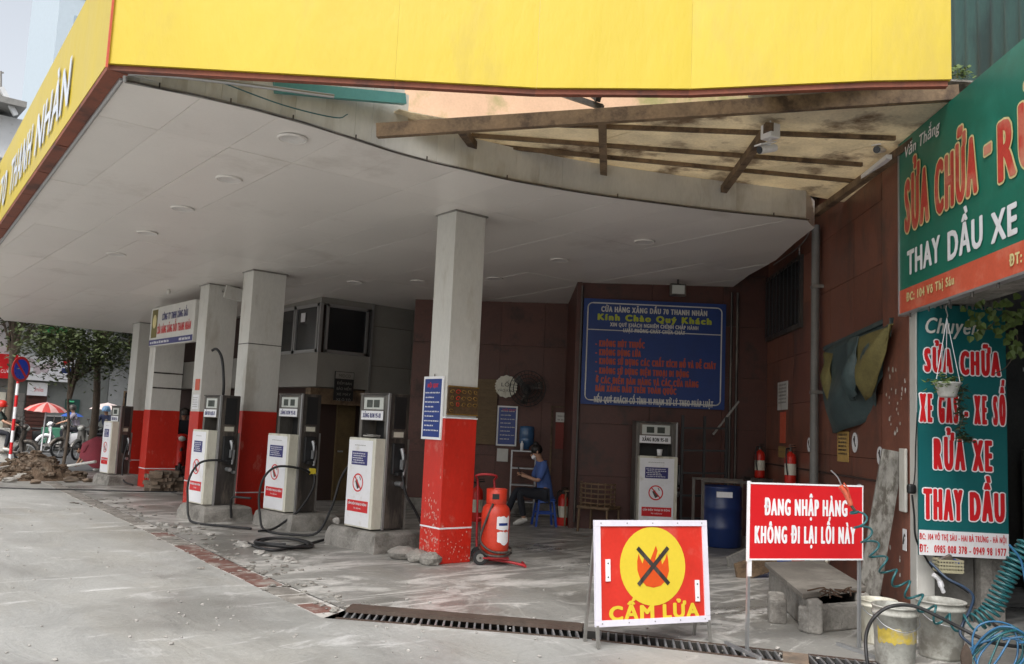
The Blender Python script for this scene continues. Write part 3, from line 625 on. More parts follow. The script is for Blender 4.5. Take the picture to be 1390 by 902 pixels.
# ================================================================== PUMPS
def make_pump(w=.62,dcol=.40,H=1.92,label='',basex=(.30,.22),bh=.25,hdr='XĂNG RON 95-III',dcab=.15,hdrblue=True):
    t=thing('fuel_pump',label,'fuel pump',(0,0,0),0,'fuel pumps on concrete plinths')
    z=bh
    # concrete plinth, hand made and uneven
    b=MB(); nx=7; 
    x0,x1=-w-basex[0],basex[1]; y0,y1=-dcab-.10,dcol+.25
    pts=[(x0,y0),(x0+(x1-x0)*.3,y0-.03),(x0+(x1-x0)*.7,y0+.02),(x1,y0),(x1+.03,y0+(y1-y0)*.5),(x1,y1),(x0,y1)]
    rings=[]
    for zz,k in ((0,0),(bh*.5,.012),(bh*.86,.03),(bh,.07)):
        cx0=(x0+x1)/2; cy0=(y0+y1)/2
        rings.append([(x+(cx0-x)/abs(cx0-x+1e-6)*k+rnd.uniform(-.012,.012),y+(cy0-y)/abs(cy0-y+1e-6)*k+rnd.uniform(-.012,.012),zz+(rnd.uniform(-.012,.006) if zz==bh else 0)) for x,y in pts])
    n=len(pts); b.add([p for r_ in rings for p in r_],[(j*n+i,j*n+(i+1)%n,(j+1)*n+(i+1)%n,(j+1)*n+i) for j in range(3) for i in range(n)]+[tuple(range(3*n,4*n))])
    part('plinth',b,m_conc,t,.01)
    zc_=bh+1.12; zl0,zl1=H-.32,H-.205
    cab=part('cabinet',MB().box(-w,-.0,-dcab,.02,z+.01,zc_),m_cream,t,.008)
    part('front_sheet',MB().box(-w+.008,-.055,-dcab-.004,-dcab,z+.03,zc_-.03),m_lily,cab)
    fy=-dcab-.004; X=(1,0,0);Z=(0,0,1)
    bl=part('blue_notice',MB().box(-w+.09,-.15,fy-.003,fy,zc_-.34,zc_-.17),m_navy,cab)
    for i in range(5): scribble(bl,(-w+.11+.02*(i%2),fy-.003,zc_-.205-i*.028),X,Z,(w-.30)*(.8 if i in(2,3) else 1),.014,m_lily,seed=i)
    scribble(cab,(-w+.14,fy,zc_-.10),X,Z,w-.34,.012,m_grey,seed=9)
    # no phone roundel
    cx_,cz_=(-w-.06)/2-.005,zc_-.56; Rr=.115
    b=MB(); n=28
    b.add([(cx_+r_*math.cos(2*PI*i/n),fy-.003,cz_+r_*math.sin(2*PI*i/n)) for r_ in (Rr,Rr*.84) for i in range(n)],[(i,(i+1)%n,n+(i+1)%n,n+i) for i in range(n)])
    b.obox((cx_,fy-.0045,cz_),(1,0,-1.1),(0,1,0),(1.1,0,1),Rr*1.8,.001,.018)
    part('prohibition_ring',b,m_pred,cab)
    part('phone_symbol',MB().obox((cx_-.01,fy-.0028,cz_-.02),(1,0,.5),(0,1,0),(-.5,0,1),.05,.001,.11).obox((cx_+.045,fy-.0026,cz_+.055),(1,0,.5),(0,1,0),(-.5,0,1),.012,.001,.05),m_dark,cab)
    rs=part('red_notice',MB().box(-w+.05,-.085,fy-.003,fy,z+.20,z+.34),m_pred,cab)
    text(rs,'CẤM ĐIỆN THOẠI DI ĐỘNG',(-w+.07,fy-.003,z+.285),X,Z,.026,w-.175,m_lily,bold=.0015); text(rs,'No cellphone',(-w+.20,fy-.003,z+.235),X,Z,.024,w-.43,m_lily)
    # frame behind: two side columns, head, hollow
    part('side_column',MB().box(-.06,0,.024,dcol,z,H),m_frame,t,.006)
    part('side_column',MB().box(-w-.06+.03,-w+.03,.024,dcol,z,H),m_frame,t,.006)
    hd=part('display_head',MB().box(-w+.032,-.062,.03,dcol-.02,zl0-.01,H-.004),m_frame,t,.005)
    part('display',MB().box(-w+.06,-.10,.020,.0299,zl1+.02,H-.035),m_disp,hd)
    for xx in (-w+.13,-.30): part('readout',MB().box(xx,xx+.12,.015,.0199,zl1+.045,H-.065),m_lcd,hd)
    lb=part('label_strip',MB().box(-w+.02,-.085,.012,.0195,zl0+.0,zl1),m_lily,hd)
    text(lb,hdr,(-w+.06,.012,zl0+.028),X,Z,.058,w-.19,m_navy if hdrblue else m_black,bold=.003)
    part('back_panel',MB().box(-w+.032,-.062,dcol-.08,dcol-.01,z,zl0-.012),m_black,t)
    part('inner_tray',MB().box(-w+.04,-.065,.03,dcol-.09,z+.5,zc_-.02),m_dark,t)
    part('top_cap',MB().box(-w-.035,.008,.015,dcol+.01,H,H+.02),m_dark,t,.004)
    # nozzle side
    sd=part('side_panel',MB().box(.001,.022,.05,dcol+.015,z+.02,H+.015),m_dark,t,.004)
    part('side_trim',MB().box(.0,.026,.018,.046,z,H+.02),m_alu,t); part('side_trim',MB().box(.0,.024,dcol+.018,dcol+.042,z,H-.55),m_grey,t)
    part('black_screen',MB().box(.022,.032,.11,dcol-.04,H-.42,H-.02),m_black,sd)
    pl=part('price_plate',MB().box(.022,.036,.09,dcol-.05,H-.54,H-.44),m_frame,sd); part('price_label',MB().box(.036,.039,.11,dcol-.07,H-.525,H-.46),m_cream,pl)
    part('holster',MB().box(.022,.07,.10,dcol-.06,H-.98,H-.60).box(.022,.12,.14,dcol-.10,H-1.0,H-.96),m_black,t,.01)
    nz=part('nozzle',MB().tube([(.10,.20,H-.66),(.12,.22,H-.75),(.12,.24,H-.92),(.10,.24,H-1.02)],[.028,.03,.024,.018],8).box(.09,.15,.19,.25,H-.92,H-.80),m_steel,t)
    part('handle_guard',MB().tube(smooth_path([(.13,.22,H-.70),(.17,.2,H-.78),(.16,.2,H-.9),(.12,.22,H-.95)],4),.01,6),m_black,nz)
    part('pipe_union',MB().cyl((.02,.2,H-1.10),(.14,.2,H-1.10),.03).cyl((.05,.28,H-1.14),(.12,.28,H-1.14),.022),m_steel,t)
    return t
PR=R(-90)+R(4)
def place(t,x,y,rz=PR): t.location=(x,y,0); t.rotation_euler=(0,0,rz); return t
pA=place(make_pump(label='nearest roadside pump on a broken plinth beside the front red pillar',w=.58,dcol=.33,dcab=.13),5.92,9.52)
def hose(t,pts,r=.017,nm='hose',mat=None): part(nm,MB().tube(smooth_path(pts,6),r,7),mat or m_black,t)
hose(pA,[(.12,.22,.92),(.16,.26,.7),(.20,.42,.45),(.30,.55,.12),(.42,.62,.02),(.55,.75,.02)])
hose(pA,[(-.70,.2,.95),(-.85,.1,1.0),(-1.0,.05,.8),(-1.08,.0,.45),(-1.25,-.10,.08),(-1.6,-.3,.03)])
part('debris',MB().box(-.30,-.08,-.12,-.02,1.385,1.40,.01).box(-.25,-.05,-.10,-.03,1.40,1.415,.012),m_chalk,pA)
part('rag',MB().ball((-.64,-.2,.31),.04,.05,.04,7,5,.3),m_chalk,pA)
pB=place(make_pump(label='middle roadside pump with a hose looped across its white front',w=.62,dcol=.33,dcab=.13,basex=(.12,.36),bh=.22),5.95,11.95)
hose(pB,[(.12,.22,.78),(.14,.0,.86),(.02,-.30,.88),(-.12,-.42,.72),(-.17,-.45,.45),(-.1,-.45,.18),(.10,-.5,.03),(.55,-.55,.02),(.8,-.4,.02)])
hose(pB,[(.12,.24,.85),(.2,.2,.6),(.22,.0,.3),(.20,-.2,.14),(.22,-.42,.03),(.35,-.7,.03)])
part('warning_tag',MB().box(.1,.16,.17,.25,.78,.86,.01),m_pyel,pB)
pC=place(make_pump(label='roadside pump with an arching hose beside the orange notice pillar',w=.52,dcol=.33,dcab=.13,basex=(.12,.28),bh=.22,H=1.86,hdr='DẦU DO 0,05S-II'),5.24,13.22)
hose(pC,[(.10,.22,.84),(.12,.0,.9),(.05,-.25,.85),(-.02,-.36,.6),(.0,-.36,.3),(.12,-.38,.08),(.4,-.4,.02),(.9,-.2,.02),(1.3,.0,.02)])
hose(pC,[(.3,.2,.06),(.35,.15,.28),(.5,.1,.38),(.75,.1,.40),(1.0,.12,.41)])
hose(pC,[(-.24,.18,1.86),(-.22,.16,2.1),(-.30,.14,2.45),(-.42,.10,2.60),(-.50,.06,2.58)],.022)
pD=place(make_pump(label='small far pump at the left end of the station beside the rubble',w=.50,basex=(.1,.3),bh=.22,H=1.66,dcol=.27,dcab=.12),5.8,20.1)
hose(pD,[(.1,.2,.9),(.2,.1,.5),(.3,.1,.12),(.6,.2,.03)])
# coil of hose on the ground in front of the middle pumps
hc=wthing('hose_coil','loose loops of black fuel hose lying on the floor before the middle pump','hose',G(385,742))
b=MB(); c0=G(383,741); pts=[]
for i in range(46):
    t=i/45; a=t*2*PI*2.6+.5; rr=.40-.07*t+.05*math.sin(a*1.3); pts.append(c0+V((math.cos(a)*rr*.8,math.sin(a)*rr*1.1,.02+.035*t+.01*math.sin(a*2))))
b.tube(smooth_path(pts,2),.018,6); part('hose',b,m_black,hc)
part('hose_tail',MB().tube(smooth_path([G(335,737,.02),G(352,744,.02),G(375,747,.02),G(405,742,.02),G(425,737,.02),G(440,733,.03)],5),.018,6),m_black,hc)
pE=place(make_pump(label='dark pump in the shade of the back bay with a white cup on its tray',w=.60,basex=(.2,.2),bh=.12,H=1.76,hdrblue=False),11.02,9.1,head-PI/2+R(2))
part('cup',MB().lathe([(.0,0),(.033,0),(.045,.10),(.042,.10),(.03,.01)],14,(-.27,-.05,1.25)),m_lily,pE)
# small rubble by the pumps: each lump its own stone
def lump(mb,c,r,n=7,m=5,j=.28,fl=.6): mb.ball(c,r*rnd.uniform(.8,1.3),r*rnd.uniform(.7,1.1),r*fl,n,m,j)
rub=wthing('broken_mortar','row of pale broken mortar lumps on the floor in front of the pumps','rubble',G(350,745))
for x,y,s in ((217,713,.10),(226,714,.08),(245,718,.09),(256,720,.07),(285,727,.08),(327,741,.13),(334,743,.09),(352,752,.10),(362,756,.08),(378,759,.10),(392,762,.12),(400,765,.07),(240,712,.06)):
    b=MB(); p=G(x,y); lump(b,(p.x,p.y,s*.15),s*.62,9,6,.22,.45); part('lump',b,m_chalk,rub)
stn=wthing('kerb_stone','rounded concrete lump at the foot of the front red pillar','stone',G(570,765))
b=MB(); a=G(543,757);c=G(594,769); rnd.seed(2)
for f_ in (.15,.5,.82): lump(b,a.lerp(c,f_)+V((0,.02,.06)),.16,10,7,.12,.5)
part('stone',b,m_conc,stn,kind='stuff')
# ---- pillar notices
X=V((1,0,0));Z=V((0,0,1)); YN=V((0,-1,0))
def board(t,o,xd,w,h,fw,mat_f,mat_in,name='board',th=.02):
    o=V(o);xd=V(xd).normalized();n=xd.cross(Z)
    f=part(name,MB().obox(o+xd*w/2+Z*h/2+n*th/2,xd,n,Z,w,th,h),mat_f,t,.003)
    i=part('print',MB().obox(o+xd*w/2+Z*h/2+n*(th+.001),xd,n,Z,w-2*fw,.002,h-2*fw),mat_in,f); return f,o+n*(th+.002),n
nb=wthing('notice_board','tall blue notice with white frame on the left face of the front pillar','notice',(5.98,8.9,1.6))
f,o,n=board(nb,(5.993,8.80,1.40),(0,-1,0),.40,.74,.03,m_lily,m_pblue)
text(f,'NỘI QUY',o+V((0,-.09,.61)),(0,-1,0),Z,.045,.22,m_pred,bold=.003)
for i in range(9): scribble(f,o+V((0,-.05-.01*(i%2),.54-i*.055)),(0,-1,0),Z,.30 if i%2==0 else .18,.017,m_lily,seed=i+3)
part('hook',MB().tube([(5.985,8.60,2.14),(5.985,8.60,2.17)],.006,5),m_dark,nb)
fr=wthing('carved_panel','square carved brown and gold relief panel on the front pillar','panel',(6.2,8.34,1.9))
b=part('panel',MB().box(6.005,6.445,8.335,8.356,1.70,2.03),M('carved_panel_brown',(.10,.06,.03),.5,.2,var=.5,scale=14,bump=.5),fr)
gold=M('antique_gold',(.30,.18,.045),.45,.5,var=.4,scale=12); rnd.seed(5)
for i in range(16):
    cx_=6.06+(i%5)*.085; cz_=1.97-(i//5)*.075; q=MB(); 
    q.tube([V((cx_+.024*math.cos(a)*(1+.4*math.sin(2*a+i)),8.331,cz_+.02*math.sin(a*1.0))) for a in [k*PI/5 for k in range(10)]],.005,4); part('relief_figure',q,gold if i not in(1,6,11) else m_red,b)
part('frame',MB().box(6.0,6.45,8.330,8.338,1.695,1.71).box(6.0,6.45,8.330,8.338,2.02,2.035),gold,b)
on=wthing('orange_notice','small orange notice above a pale sheet on the grey pump\'s pillar','notice',(5.83,15.9,2))
part('orange_sheet',MB().box(5.828,5.838,15.66,15.86,2.0,2.2),m_orange,on); part('pale_sheet',MB().box(5.828,5.838,15.64,15.92,1.66,1.92),m_lily,on)
for i in range(5): scribble(on,(5.826,15.90,1.86-i*.04),(0,-1,0),Z,.22,.014,m_grey,seed=i)
# ---- hanging signboard between fourth and third pillar
hb=wthing('hanging_signboard','white signboard with red and blue lettering hung between the fourth and third pillars','signboard',(6.1,17.6,3.3))
yA=onpl(203,455,(5.8,0,0),(1,0,0)).y; A=V((5.80,yA,0));B=V((5.80,16.10,0))
zt_=onpl(267,406,(5.8,16.1,0),(1,0,0)).z; zb_=onpl(266,463,(5.8,16.1,0),(1,0,0)).z
Lb=(A-B).length
f=part('board',MB().box(5.80,5.90,16.10,yA,zb_,zt_),m_white,hb,.005)
part('blue_band',MB().box(5.795,5.7995,16.12,yA-.02,zb_+.02,zb_+.13),m_navy,f)
yd=(0,-1,0)
text(f,'CÔNG TY TNHH XĂNG DẦU',(5.80,16.35+(yA-16.1)*.62,zb_+.50),yd,Z,.13,(yA-16.1)*.58,m_navy,bold=.008)
text(f,'CỬA HÀNG XĂNG DẦU THANH NHÀN',(5.80,16.2+(yA-16.1)*.78,zb_+.24),yd,Z,.15,(yA-16.1)*.76,m_pred,bold=.008)
part('emblem_panel',MB().box(5.795,5.7995,yA-.42,yA-.1,zb_+.17,zt_-.04),m_must,f); part('emblem_mark',MB().ball((5.794,yA-.26,zb_+.5),.003,.11,.14,16,8),m_paleyel,f)
scribble(f,(5.794,yA-.1,zb_+.05),yd,Z,1.1,.05,m_lily,seed=4); scribble(f,(5.794,16.8,zb_+.05),yd,Z,.6,.05,m_lily,seed=5)
# dark roller curtain post in the gap and pale street beyond
o=single('dark_screen',MB().box(8.0,9.2,20.4,20.5,0,3.05),m_black,'tall black screen standing in the gap between the third and fourth pillars','screen')
# ================================================================== GAS TROLLEY (wheeled extinguisher)
cy=G(670,766); gt=thing('gas_trolley','red gas cylinder with torn label strapped on a two wheeled trolley','gas trolley',(cy.x,cy.y,0),head-PI/2+R(6))
b=MB().lathe([(.0,.10),(.10,.10),(.150,.13),(.165,.18),(.168,.58),(.155,.645),(.12,.685),(.10,.70),(.06,.705)],28); m_red2=M('orange_red_paint',(.58,.045,.02),.4,var=.15,scale=5,dirt=(.30,.05,.03),dthr=.66,dscale=6); cylm=part('cylinder',b,m_red2,gt)
part('collar',MB().lathe([(.115,.69),(.12,.70),(.122,.86),(.112,.865),(.108,.86),(.106,.70)],24),m_red2,gt,label='domed valve guard with open window')
part('valve',MB().cyl((0,0,.70),(0,0,.80),.03).cyl((-.05,0,.78),(.05,0,.78),.015),m_dark,gt)
part('guard_opening',MB().box(-.06,.02,-.124,-.116,.75,.81),m_black,gt)
b=MB(); rnd.seed(3)
def onCyl(a,z,r=.1695): return (r*math.sin(a),-r*math.cos(a),z)
for (a0,a1,zz0,zz1) in ((.0,1.05,.40,.56),(.05,1.0,.22,.38)):
    nn=8; top=[onCyl(a0+(a1-a0)*i/nn,zz1+rnd.uniform(-.015,.015)) for i in range(nn+1)]; bot=[onCyl(a0+(a1-a0)*i/nn+rnd.uniform(-.02,.02),(zz0 if zz0>.3 else zz0+.1*abs(i/nn-.7))+rnd.uniform(-.02,.02)) for i in range(nn+1)]
    b.add(top+bot,[(i+nn+1,i+nn+2,i+1,i) for i in range(nn)],True)
part('torn_label',b,m_lily,gt); 
b=MB(); b.add([onCyl(.15+.09*i,.455,.1705) for i in range(9)]+[onCyl(.15+.09*i,.485,.1705) for i in range(9)],[(i,i+1,i+10,i+9) for i in range(8)],True); part('label_band',b,m_pblue,gt)
fr_=MB()
for s in (-.10,.10): fr_.tube(smooth_path([(-.16+0,.16+s*0,.98) if False else (s-.12,.19,.95),(s-.11,.19,.80),(s-.09,.19,.12),(s-.05,.05,.06)],5),.014,7)
fr_.tube(smooth_path([(-.22,.19,.95),(-.24,.12,1.0),(-.12,.10,1.02),(-.0,.12,1.0),(-.02,.19,.95)],4),.014,7).tube([(-.19,.19,.5),(.01,.19,.5)],.012,6)
fr_.tube(smooth_path([(-.06,-.02,.055),(.12,-.1,.05),(.28,-.16,.03),(.34,-.20,.02)],4),.016,7).tube([(.34,-.24,.02),(.34,.05,.02)],.016,7).box(-.14,.16,-.14,.14,.075,.095)
part('trolley_frame',fr_,M('trolley_red',(.38,.02,.025),.45,var=.3),gt)
for sx,sy in ((-.17,-.10),(-.17,.20)):
    wv=part('wheel',MB().cyl((sx,sy-.025,.085),(sx,sy+.025,.085),.085,n=20).cyl((sx,sy-.03,.085),(sx,sy-.026,.085),.075,.06,n=20),m_black,gt); part('rim',MB().cyl((sx,sy-.036,.085),(sx,sy+.03,.085),.045,n=16),m_grey,wv); part('hub',MB().cyl((sx,sy-.045,.085),(sx,sy-.03,.085),.015),m_dark,wv)
part('rubber_hose',MB().tube(smooth_path([(-.05,-.13,.70),(-.16,-.14,.4),(-.17,-.15,.26),(-.05,-.20,.17),(.12,-.18,.16),(.19,-.05,.18),(.12,.15,.2),(-.1,.17,.21),(-.18,0,.2),(-.1,-.2,.13),(.1,-.2,.12),(.2,0,.13)],5),.014,6),m_dark,gt)
# ================================================================== FREE STANDING SIGNS
# no-fire sign
SA=G(807,881);SB=G(967,871); xdS=(SB-SA);wS=xdS.length;xdS.normalize();nS=xdS.cross(Z)    # nS points to the viewer
tS=(Z-nS*.10).normalized()       # leans back a little
nf=wthing('no_fire_sign','red sign with yellow disc and crossed out flame, lettered CẤM LỬA','sign',(SA+SB)/2)
nSl=xdS.cross(tS)
hb_=.15; hS=onpl(885,711,(SA+SB)/2,nS).z-hb_+.02; 
O=SA+tS*hb_+xdS*.01; wP=wS-.03
pn=part('panel',MB().obox(O+xdS*wP/2+tS*hS/2,xdS,nSl,tS,wP-.04,.008,hS-.04),m_psign,nf)
b=MB(); fwid=.045
for c,l,ax in ((O+xdS*wP/2+tS*fwid/2,wP,0),(O+xdS*wP/2+tS*(hS-fwid/2),wP,0)): b.obox(c,xdS,nSl,tS,wP,.03,fwid)
for xx in (fwid/2,wP-fwid/2): b.obox(O+xdS*xx+tS*hS/2,xdS,nSl,tS,fwid,.03,hS-2*fwid-.002)
part('white_frame',b,M('frame_tape',(.72,.70,.78),.5,var=.08),nf)
def P2(x,y,l=.0065): return O+xdS*x+tS*y+nSl*l
def flat(poly,l): return MB().add([P2(x,y,l) for x,y in poly],[tuple(range(len(poly)))])
rD=(hS-2*fwid-.112)/2+.008; ccx,ccy=wP*.50,hS-fwid-rD-.006
part('yellow_disc',flat([(ccx+rD*math.cos(2*PI*i/40),ccy+rD*math.sin(2*PI*i/40)) for i in range(40)],.0065),m_pyel,pn)
fl=[(0,-.17),(.07,-.155),(.125,-.11),(.15,-.04),(.145,.05),(.135,.10),(.115,.05),(.085,.01),(.075,.06),(.06,.10),(.03,.02),(.02,.05),(.045,.12),(.03,.16),(.01,.12),(-.02,.06),(-.045,.01),(-.06,.06),(-.07,.10),(-.09,.05),(-.10,.02),(-.12,.06),(-.135,.10),(-.15,.04),(-.15,-.03),(-.125,-.10),(-.07,-.155)]
k=rD/.31
part('flame',flat([(ccx+x*k,ccy+y*k) for x,y in fl],.0085),m_flame,pn)
for s in (1,-1): part('cross_bar',MB().obox(P2(ccx,ccy-.0,.0105+.001*s),xdS*1+tS*s*1.0,nSl,tS*1-xdS*s*1.0,rD*1.32,.0008,.032),m_dark,pn)
text(pn,'CẤM',P2(wP*.11,fwid-.002,0),xdS,tS,.098,wP*.39,m_pyel,bold=.009,lift=.0065); text(pn,'LỬA',P2(wP*.575,fwid-.002,0),xdS,tS,.098,wP*.33,m_pyel,bold=.009,lift=.0065)
for xx,yy in ((.105*wP,.42*hS),(.89*wP,.20*hS)):
    hh=part('hinge_plate',MB().obox(P2(xx,yy+.08,.012),xdS,nSl,tS,.04,.006,.16),m_lily,pn)
    for z_ in (.03,.13): part('screw',MB().cyl(P2(xx,yy+z_,.014),P2(xx,yy+z_,.018),.006,n=8),m_dark,hh)
for xx in (.012,wP-.012):
    part('leg',MB().bar(O+xdS*xx-tS*hb_+nSl*.02,O+xdS*xx+nSl*.0+tS*.05,.022,.022,nSl),m_grey,nf)
    part('rear_leg',MB().bar(O+xdS*(xx+.01)+tS*hS*.95-nSl*.02,V((*(O+xdS*(xx+.01)-nS*.20).xy,.0)),.02,.02,nS),m_grey,nf)
for i in range(9):
    for yy in (fwid*.5,hS-fwid*.5): part('rivet',MB().cyl(P2(.05+i*(wP-.1)/8,yy,.014),P2(.05+i*(wP-.1)/8,yy,.018),.005,n=6),m_grey,nf) if i%2==0 else None
# red sign: ĐANG NHẬP HÀNG
RA=G(1014,885);RB=G(1166,880); xr=(RB-RA);wr=xr.length;xr.normalize();nr=xr.cross(Z)
rs=wthing('red_delivery_sign','red sign with white lettering ĐANG NHẬP HÀNG on two grey posts','sign',(RA+RB)/2)
zb=onpl(1090,760,(RA+RB)/2,nr).z; zt2=onpl(1090,657,(RA+RB)/2,nr).z
O2=V((RA.x,RA.y,zb)); wr2=wr+.03; h2=zt2-zb
pr=part('panel',MB().obox(O2+xr*wr/2+Z*h2/2+nr*.018,xr,nr,Z,wr2,.006,h2),m_pred,rs)
b=MB(); 
for c,lx,lz in ((O2+xr*wr/2+Z*.005,wr2+.01,.012),(O2+xr*wr/2+Z*(h2-.005),wr2+.01,.012)): b.obox(c+nr*.018,xr,nr,Z,lx,.012,lz)
b.obox(O2+xr*(-.018)+Z*h2/2+nr*.018,xr,nr,Z,.022,.012,h2+.02).obox(O2+xr*(wr+.014)+Z*h2/2+nr*.018,xr,nr,Z,.008,.012,h2)
part('white_edge',b,m_lily,pr)
PP=O2+nr*.021
tpx(pr,'ĐANG NHẬP HÀNG',(1037,699),(1150,706),(1037,677),PP,nr,m_lily,bold=.006)
tpx(pr,'KHÔNG ĐI LẠI LỐI NÀY',(1024,737),(1161,745),(1024,714),PP,nr,m_lily,bold=.006)
for xx in (0,wr): part('post',MB().bar(V((RA.x,RA.y,0))+xr*xx,V((RA.x,RA.y,0))+xr*xx+Z*(zt2+.01),.022,.022,xr),m_steel,rs)
part('tape',MB().obox(O2+xr*.0-Z*.06+nr*.014,xr,nr,Z,.034,.01,.12),m_lily,rs)
for (xa_,ya_),(xb_,yb_) in (((985,873),(1032,894)),((1137,874),(1192,893))): part('foot_bar',MB().bar(G(xa_,ya_,.014),G(xb_,yb_,.014),.026,.026),m_steel,rs)
# ================================================================== THINGS ON THE BROWN WALL
def wthing2(name,label,cat,s,d,z,group=None): return thing(name,label,cat,W(s,d,z),R(46.8),group)
# tarpaulin hung like a bag
tp=wthing('hanging_tarpaulin','grey green tarpaulin with mustard lining hung like a sack on the brown wall','tarpaulin',W(.4,.1,2.3))
def tarp(top_a,top_b,bot,mat,name,d0=.05,bul=.22,nu=18,nv=14,fold=.05,kind=None):
    # top edge a->b, bottom is a hanging curve through the points bot (pixels of the wall plane)
    A=onW(*top_a,d0);B=onW(*top_b,d0); bp=[onW(x,y,d0) for x,y in bot]; bp=smooth_path(bp,8)
    b=MB(); vs=[]
    for i in range(nu+1):
        u=i/nu; T=A.lerp(B,u); q=bp[min(len(bp)-1,int(u*(len(bp)-1)))]
        for j in range(nv+1):
            v=j/nv; p=T.lerp(q,v)
            k=math.sin(PI*min(1,v*1.05))*math.sin(PI*u)**.6
            p=p+WN*(bul*k*(v**.7)+fold*math.sin(u*17+v*3)*v+.02*math.sin(v*9+u*5))
            vs.append(p)
    b.add(vs,[(i*(nv+1)+j,i*(nv+1)+j+1,(i+1)*(nv+1)+j+1,(i+1)*(nv+1)+j) for i in range(nu) for j in range(nv)],True)
    o=part(name,b,mat,tp); m=o.modifiers.new('t','SOLIDIFY'); m.thickness=.008; return o
tarp((1120,474),(1216,430),[(1121,540),(1125,586),(1150,583),(1172,570),(1188,540),(1200,512),(1208,480),(1216,432)],m_tarp,'sheet')
tarp((1160,462),(1211,440),[(1162,500),(1170,530),(1176,545),(1186,520),(1196,500),(1204,470),(1210,440)],m_must,'lining',.16,.16,10,8,.012)
tarp((1119,478),(1128,480),[(1120,500),(1122,530),(1126,560),(1128,545)],m_must,'lining',.10,.1,6,8,.01)
tarp((1150,462),(1163,456),[(1150,520),(1154,545),(1160,540),(1164,530)],m_tarp,'fold',.20,.14,6,8,.02)
part('top_batten',MB().bar(onW(1119,474,.05),onW(1219,428,.05),.03,.05),m_tarp,tp)
def notice(name,label,x0,y0,x1,y1,mat,lines=4,mark=m_dark,cat='notice'):
    a=onW(x0,y0,.008);b=onW(x1,y1,.008); c=(a+b)/2; w_=abs((a-b).dot(WU)); h=abs(a.z-b.z)
    t=wthing(name,label,cat,c); part('sheet',MB().obox(c,WU,WN,Z,w_,.006,h),mat,t)
    for i in range(lines): scribble(t,V(c)+WU*w_*.38+Z*(h*(.36-.75*i/max(1,lines-.0)))+WN*.004,-WU,Z,w_*.76,h*.07,mark,seed=i+int(x0))
    return t
notice('ochre_notice','ochre printed sheet in two halves on the brown wall under the tarpaulin',1137,586,1152,628,M('ochre_paper',(.50,.32,.10),.6,var=.2),6)
notice('red_notice','faded red paper strip low on the wall under the grey notice',1059,560,1066,602,m_orange,0)
notice('grey_notice','pale grey sheet on the brown wall right of the blue banner',1056,520,1069,556,m_white,6,m_grey)
notice('small_ochre_notice','small ochre sticker above the fire extinguishers',1057,606,1066,622,M('ochre_sticker',(.35,.23,.08),.6),2)
def disc(x,y,r,label,slash=True):
    c=onW(x,y,.008); t=wthing('round_sticker',label,'sticker',c,'round white stickers on the brown wall')
    vs=[c+WU*r*math.cos(2*PI*i/24)+Z*r*1.15*math.sin(2*PI*i/24) for i in range(24)]
    part('disc',MB().add(vs+[v-WN*.004 for v in vs],[tuple(range(24))[::-1],*[(i,(i+1)%24,24+(i+1)%24,24+i) for i in range(24)]]),m_lily,t)
    part('mark',MB().obox(c+WN*.002,WU*1+Z*1.2,WN,-WU*1.2+Z,r*1.2,.002,r*.22).obox(c+WN*.002+Z*r*.4,WU,WN,Z,r*.35,.0022,r*.7),m_dark,t)
disc(1098,604,.085,'white round sticker left of the grey drain pipe'); disc(1160,601,.10,'white round sticker right of the ochre sheet'); disc(1194,619,.085,'white round sticker partly covered by the leaning plank')
c=onW(1228,733,.085); t=wthing('square_sticker','small white square sticker with a black mark low on the wall end','sticker',c); part('sheet',MB().obox(c,WU,WN,Z,.09,.006,.20),m_lily,t)
part('mark',MB().tube([c+WN*.006+WU*.022*math.cos(a)*(-1)+Z*(.035*math.sin(a*1.5)+ .03-.012*a) for a in [k*.5 for k in range(11)]],.006,4),m_dark,t)
# peeling paint specks on the wall end
b=MB(); rnd.seed(12)
for i in range(34):
    p=W(rnd.uniform(-1.36,-.8),.073,rnd.uniform(1.65,2.35) if i<26 else rnd.uniform(.3,1.6)); s=rnd.uniform(.008,.028); m_=rnd.randint(5,7)
    b.add([p+WU*s*rnd.uniform(.5,1.2)*math.cos(2*PI*k/m_)+Z*s*rnd.uniform(.6,1.7)*math.sin(2*PI*k/m_) for k in range(m_)],[tuple(range(m_))[::-1]])
part('peeled_paint',b,m_white,sw,kind='stuff').matrix_parent_inverse=SWI
# fire extinguishers
def extinguisher(loc,label,s=1,shade=None):
    t=thing('fire_extinguisher',label,'fire extinguisher',loc,0,'red fire extinguishers')
    part('body',MB().lathe([(0,0),(.075,0),(.08,.02),(.08,.36),(.065,.41),(.03,.435),(.025,.45)],18),m_red,t)
    part('label',MB().lathe([(.0812,.12),(.0812,.28)],18),m_cream,t)
    part('valve',MB().cyl((0,0,.45),(0,0,.50),.022).box(-.02,.11,-.012,.012,.50,.515).box(-.02,.10,-.012,.012,.53,.545),m_dark,t)
    part('hose',MB().tube(smooth_path([(-.02,0,.49),(-.10,0,.48),(-.12,-.01,.3),(-.10,-.02,.12)],5),.011,6),m_black,t)
    t.scale=(s,s,s); return t
e1=extinguisher(W(2.82,.11,.97),'red extinguisher with pale label standing on a bracket nearest the drain pipe')
part('bracket',MB().box(-.09,.09,-.09,.09,-.02,0),m_dark,e1)
extinguisher(W(4.55,.16,.96),'right one of the dim extinguishers above the blue barrel'); extinguisher(W(4.95,.20,.96),'left one of the dim extinguishers above the blue barrel')
o=single('extinguisher_shelf',MB().obox(W(4.75,.18,.93),WU,WN,Z,.9,.36,.05),m_dark,'dark shelf carrying two extinguishers above the blue barrel','shelf')
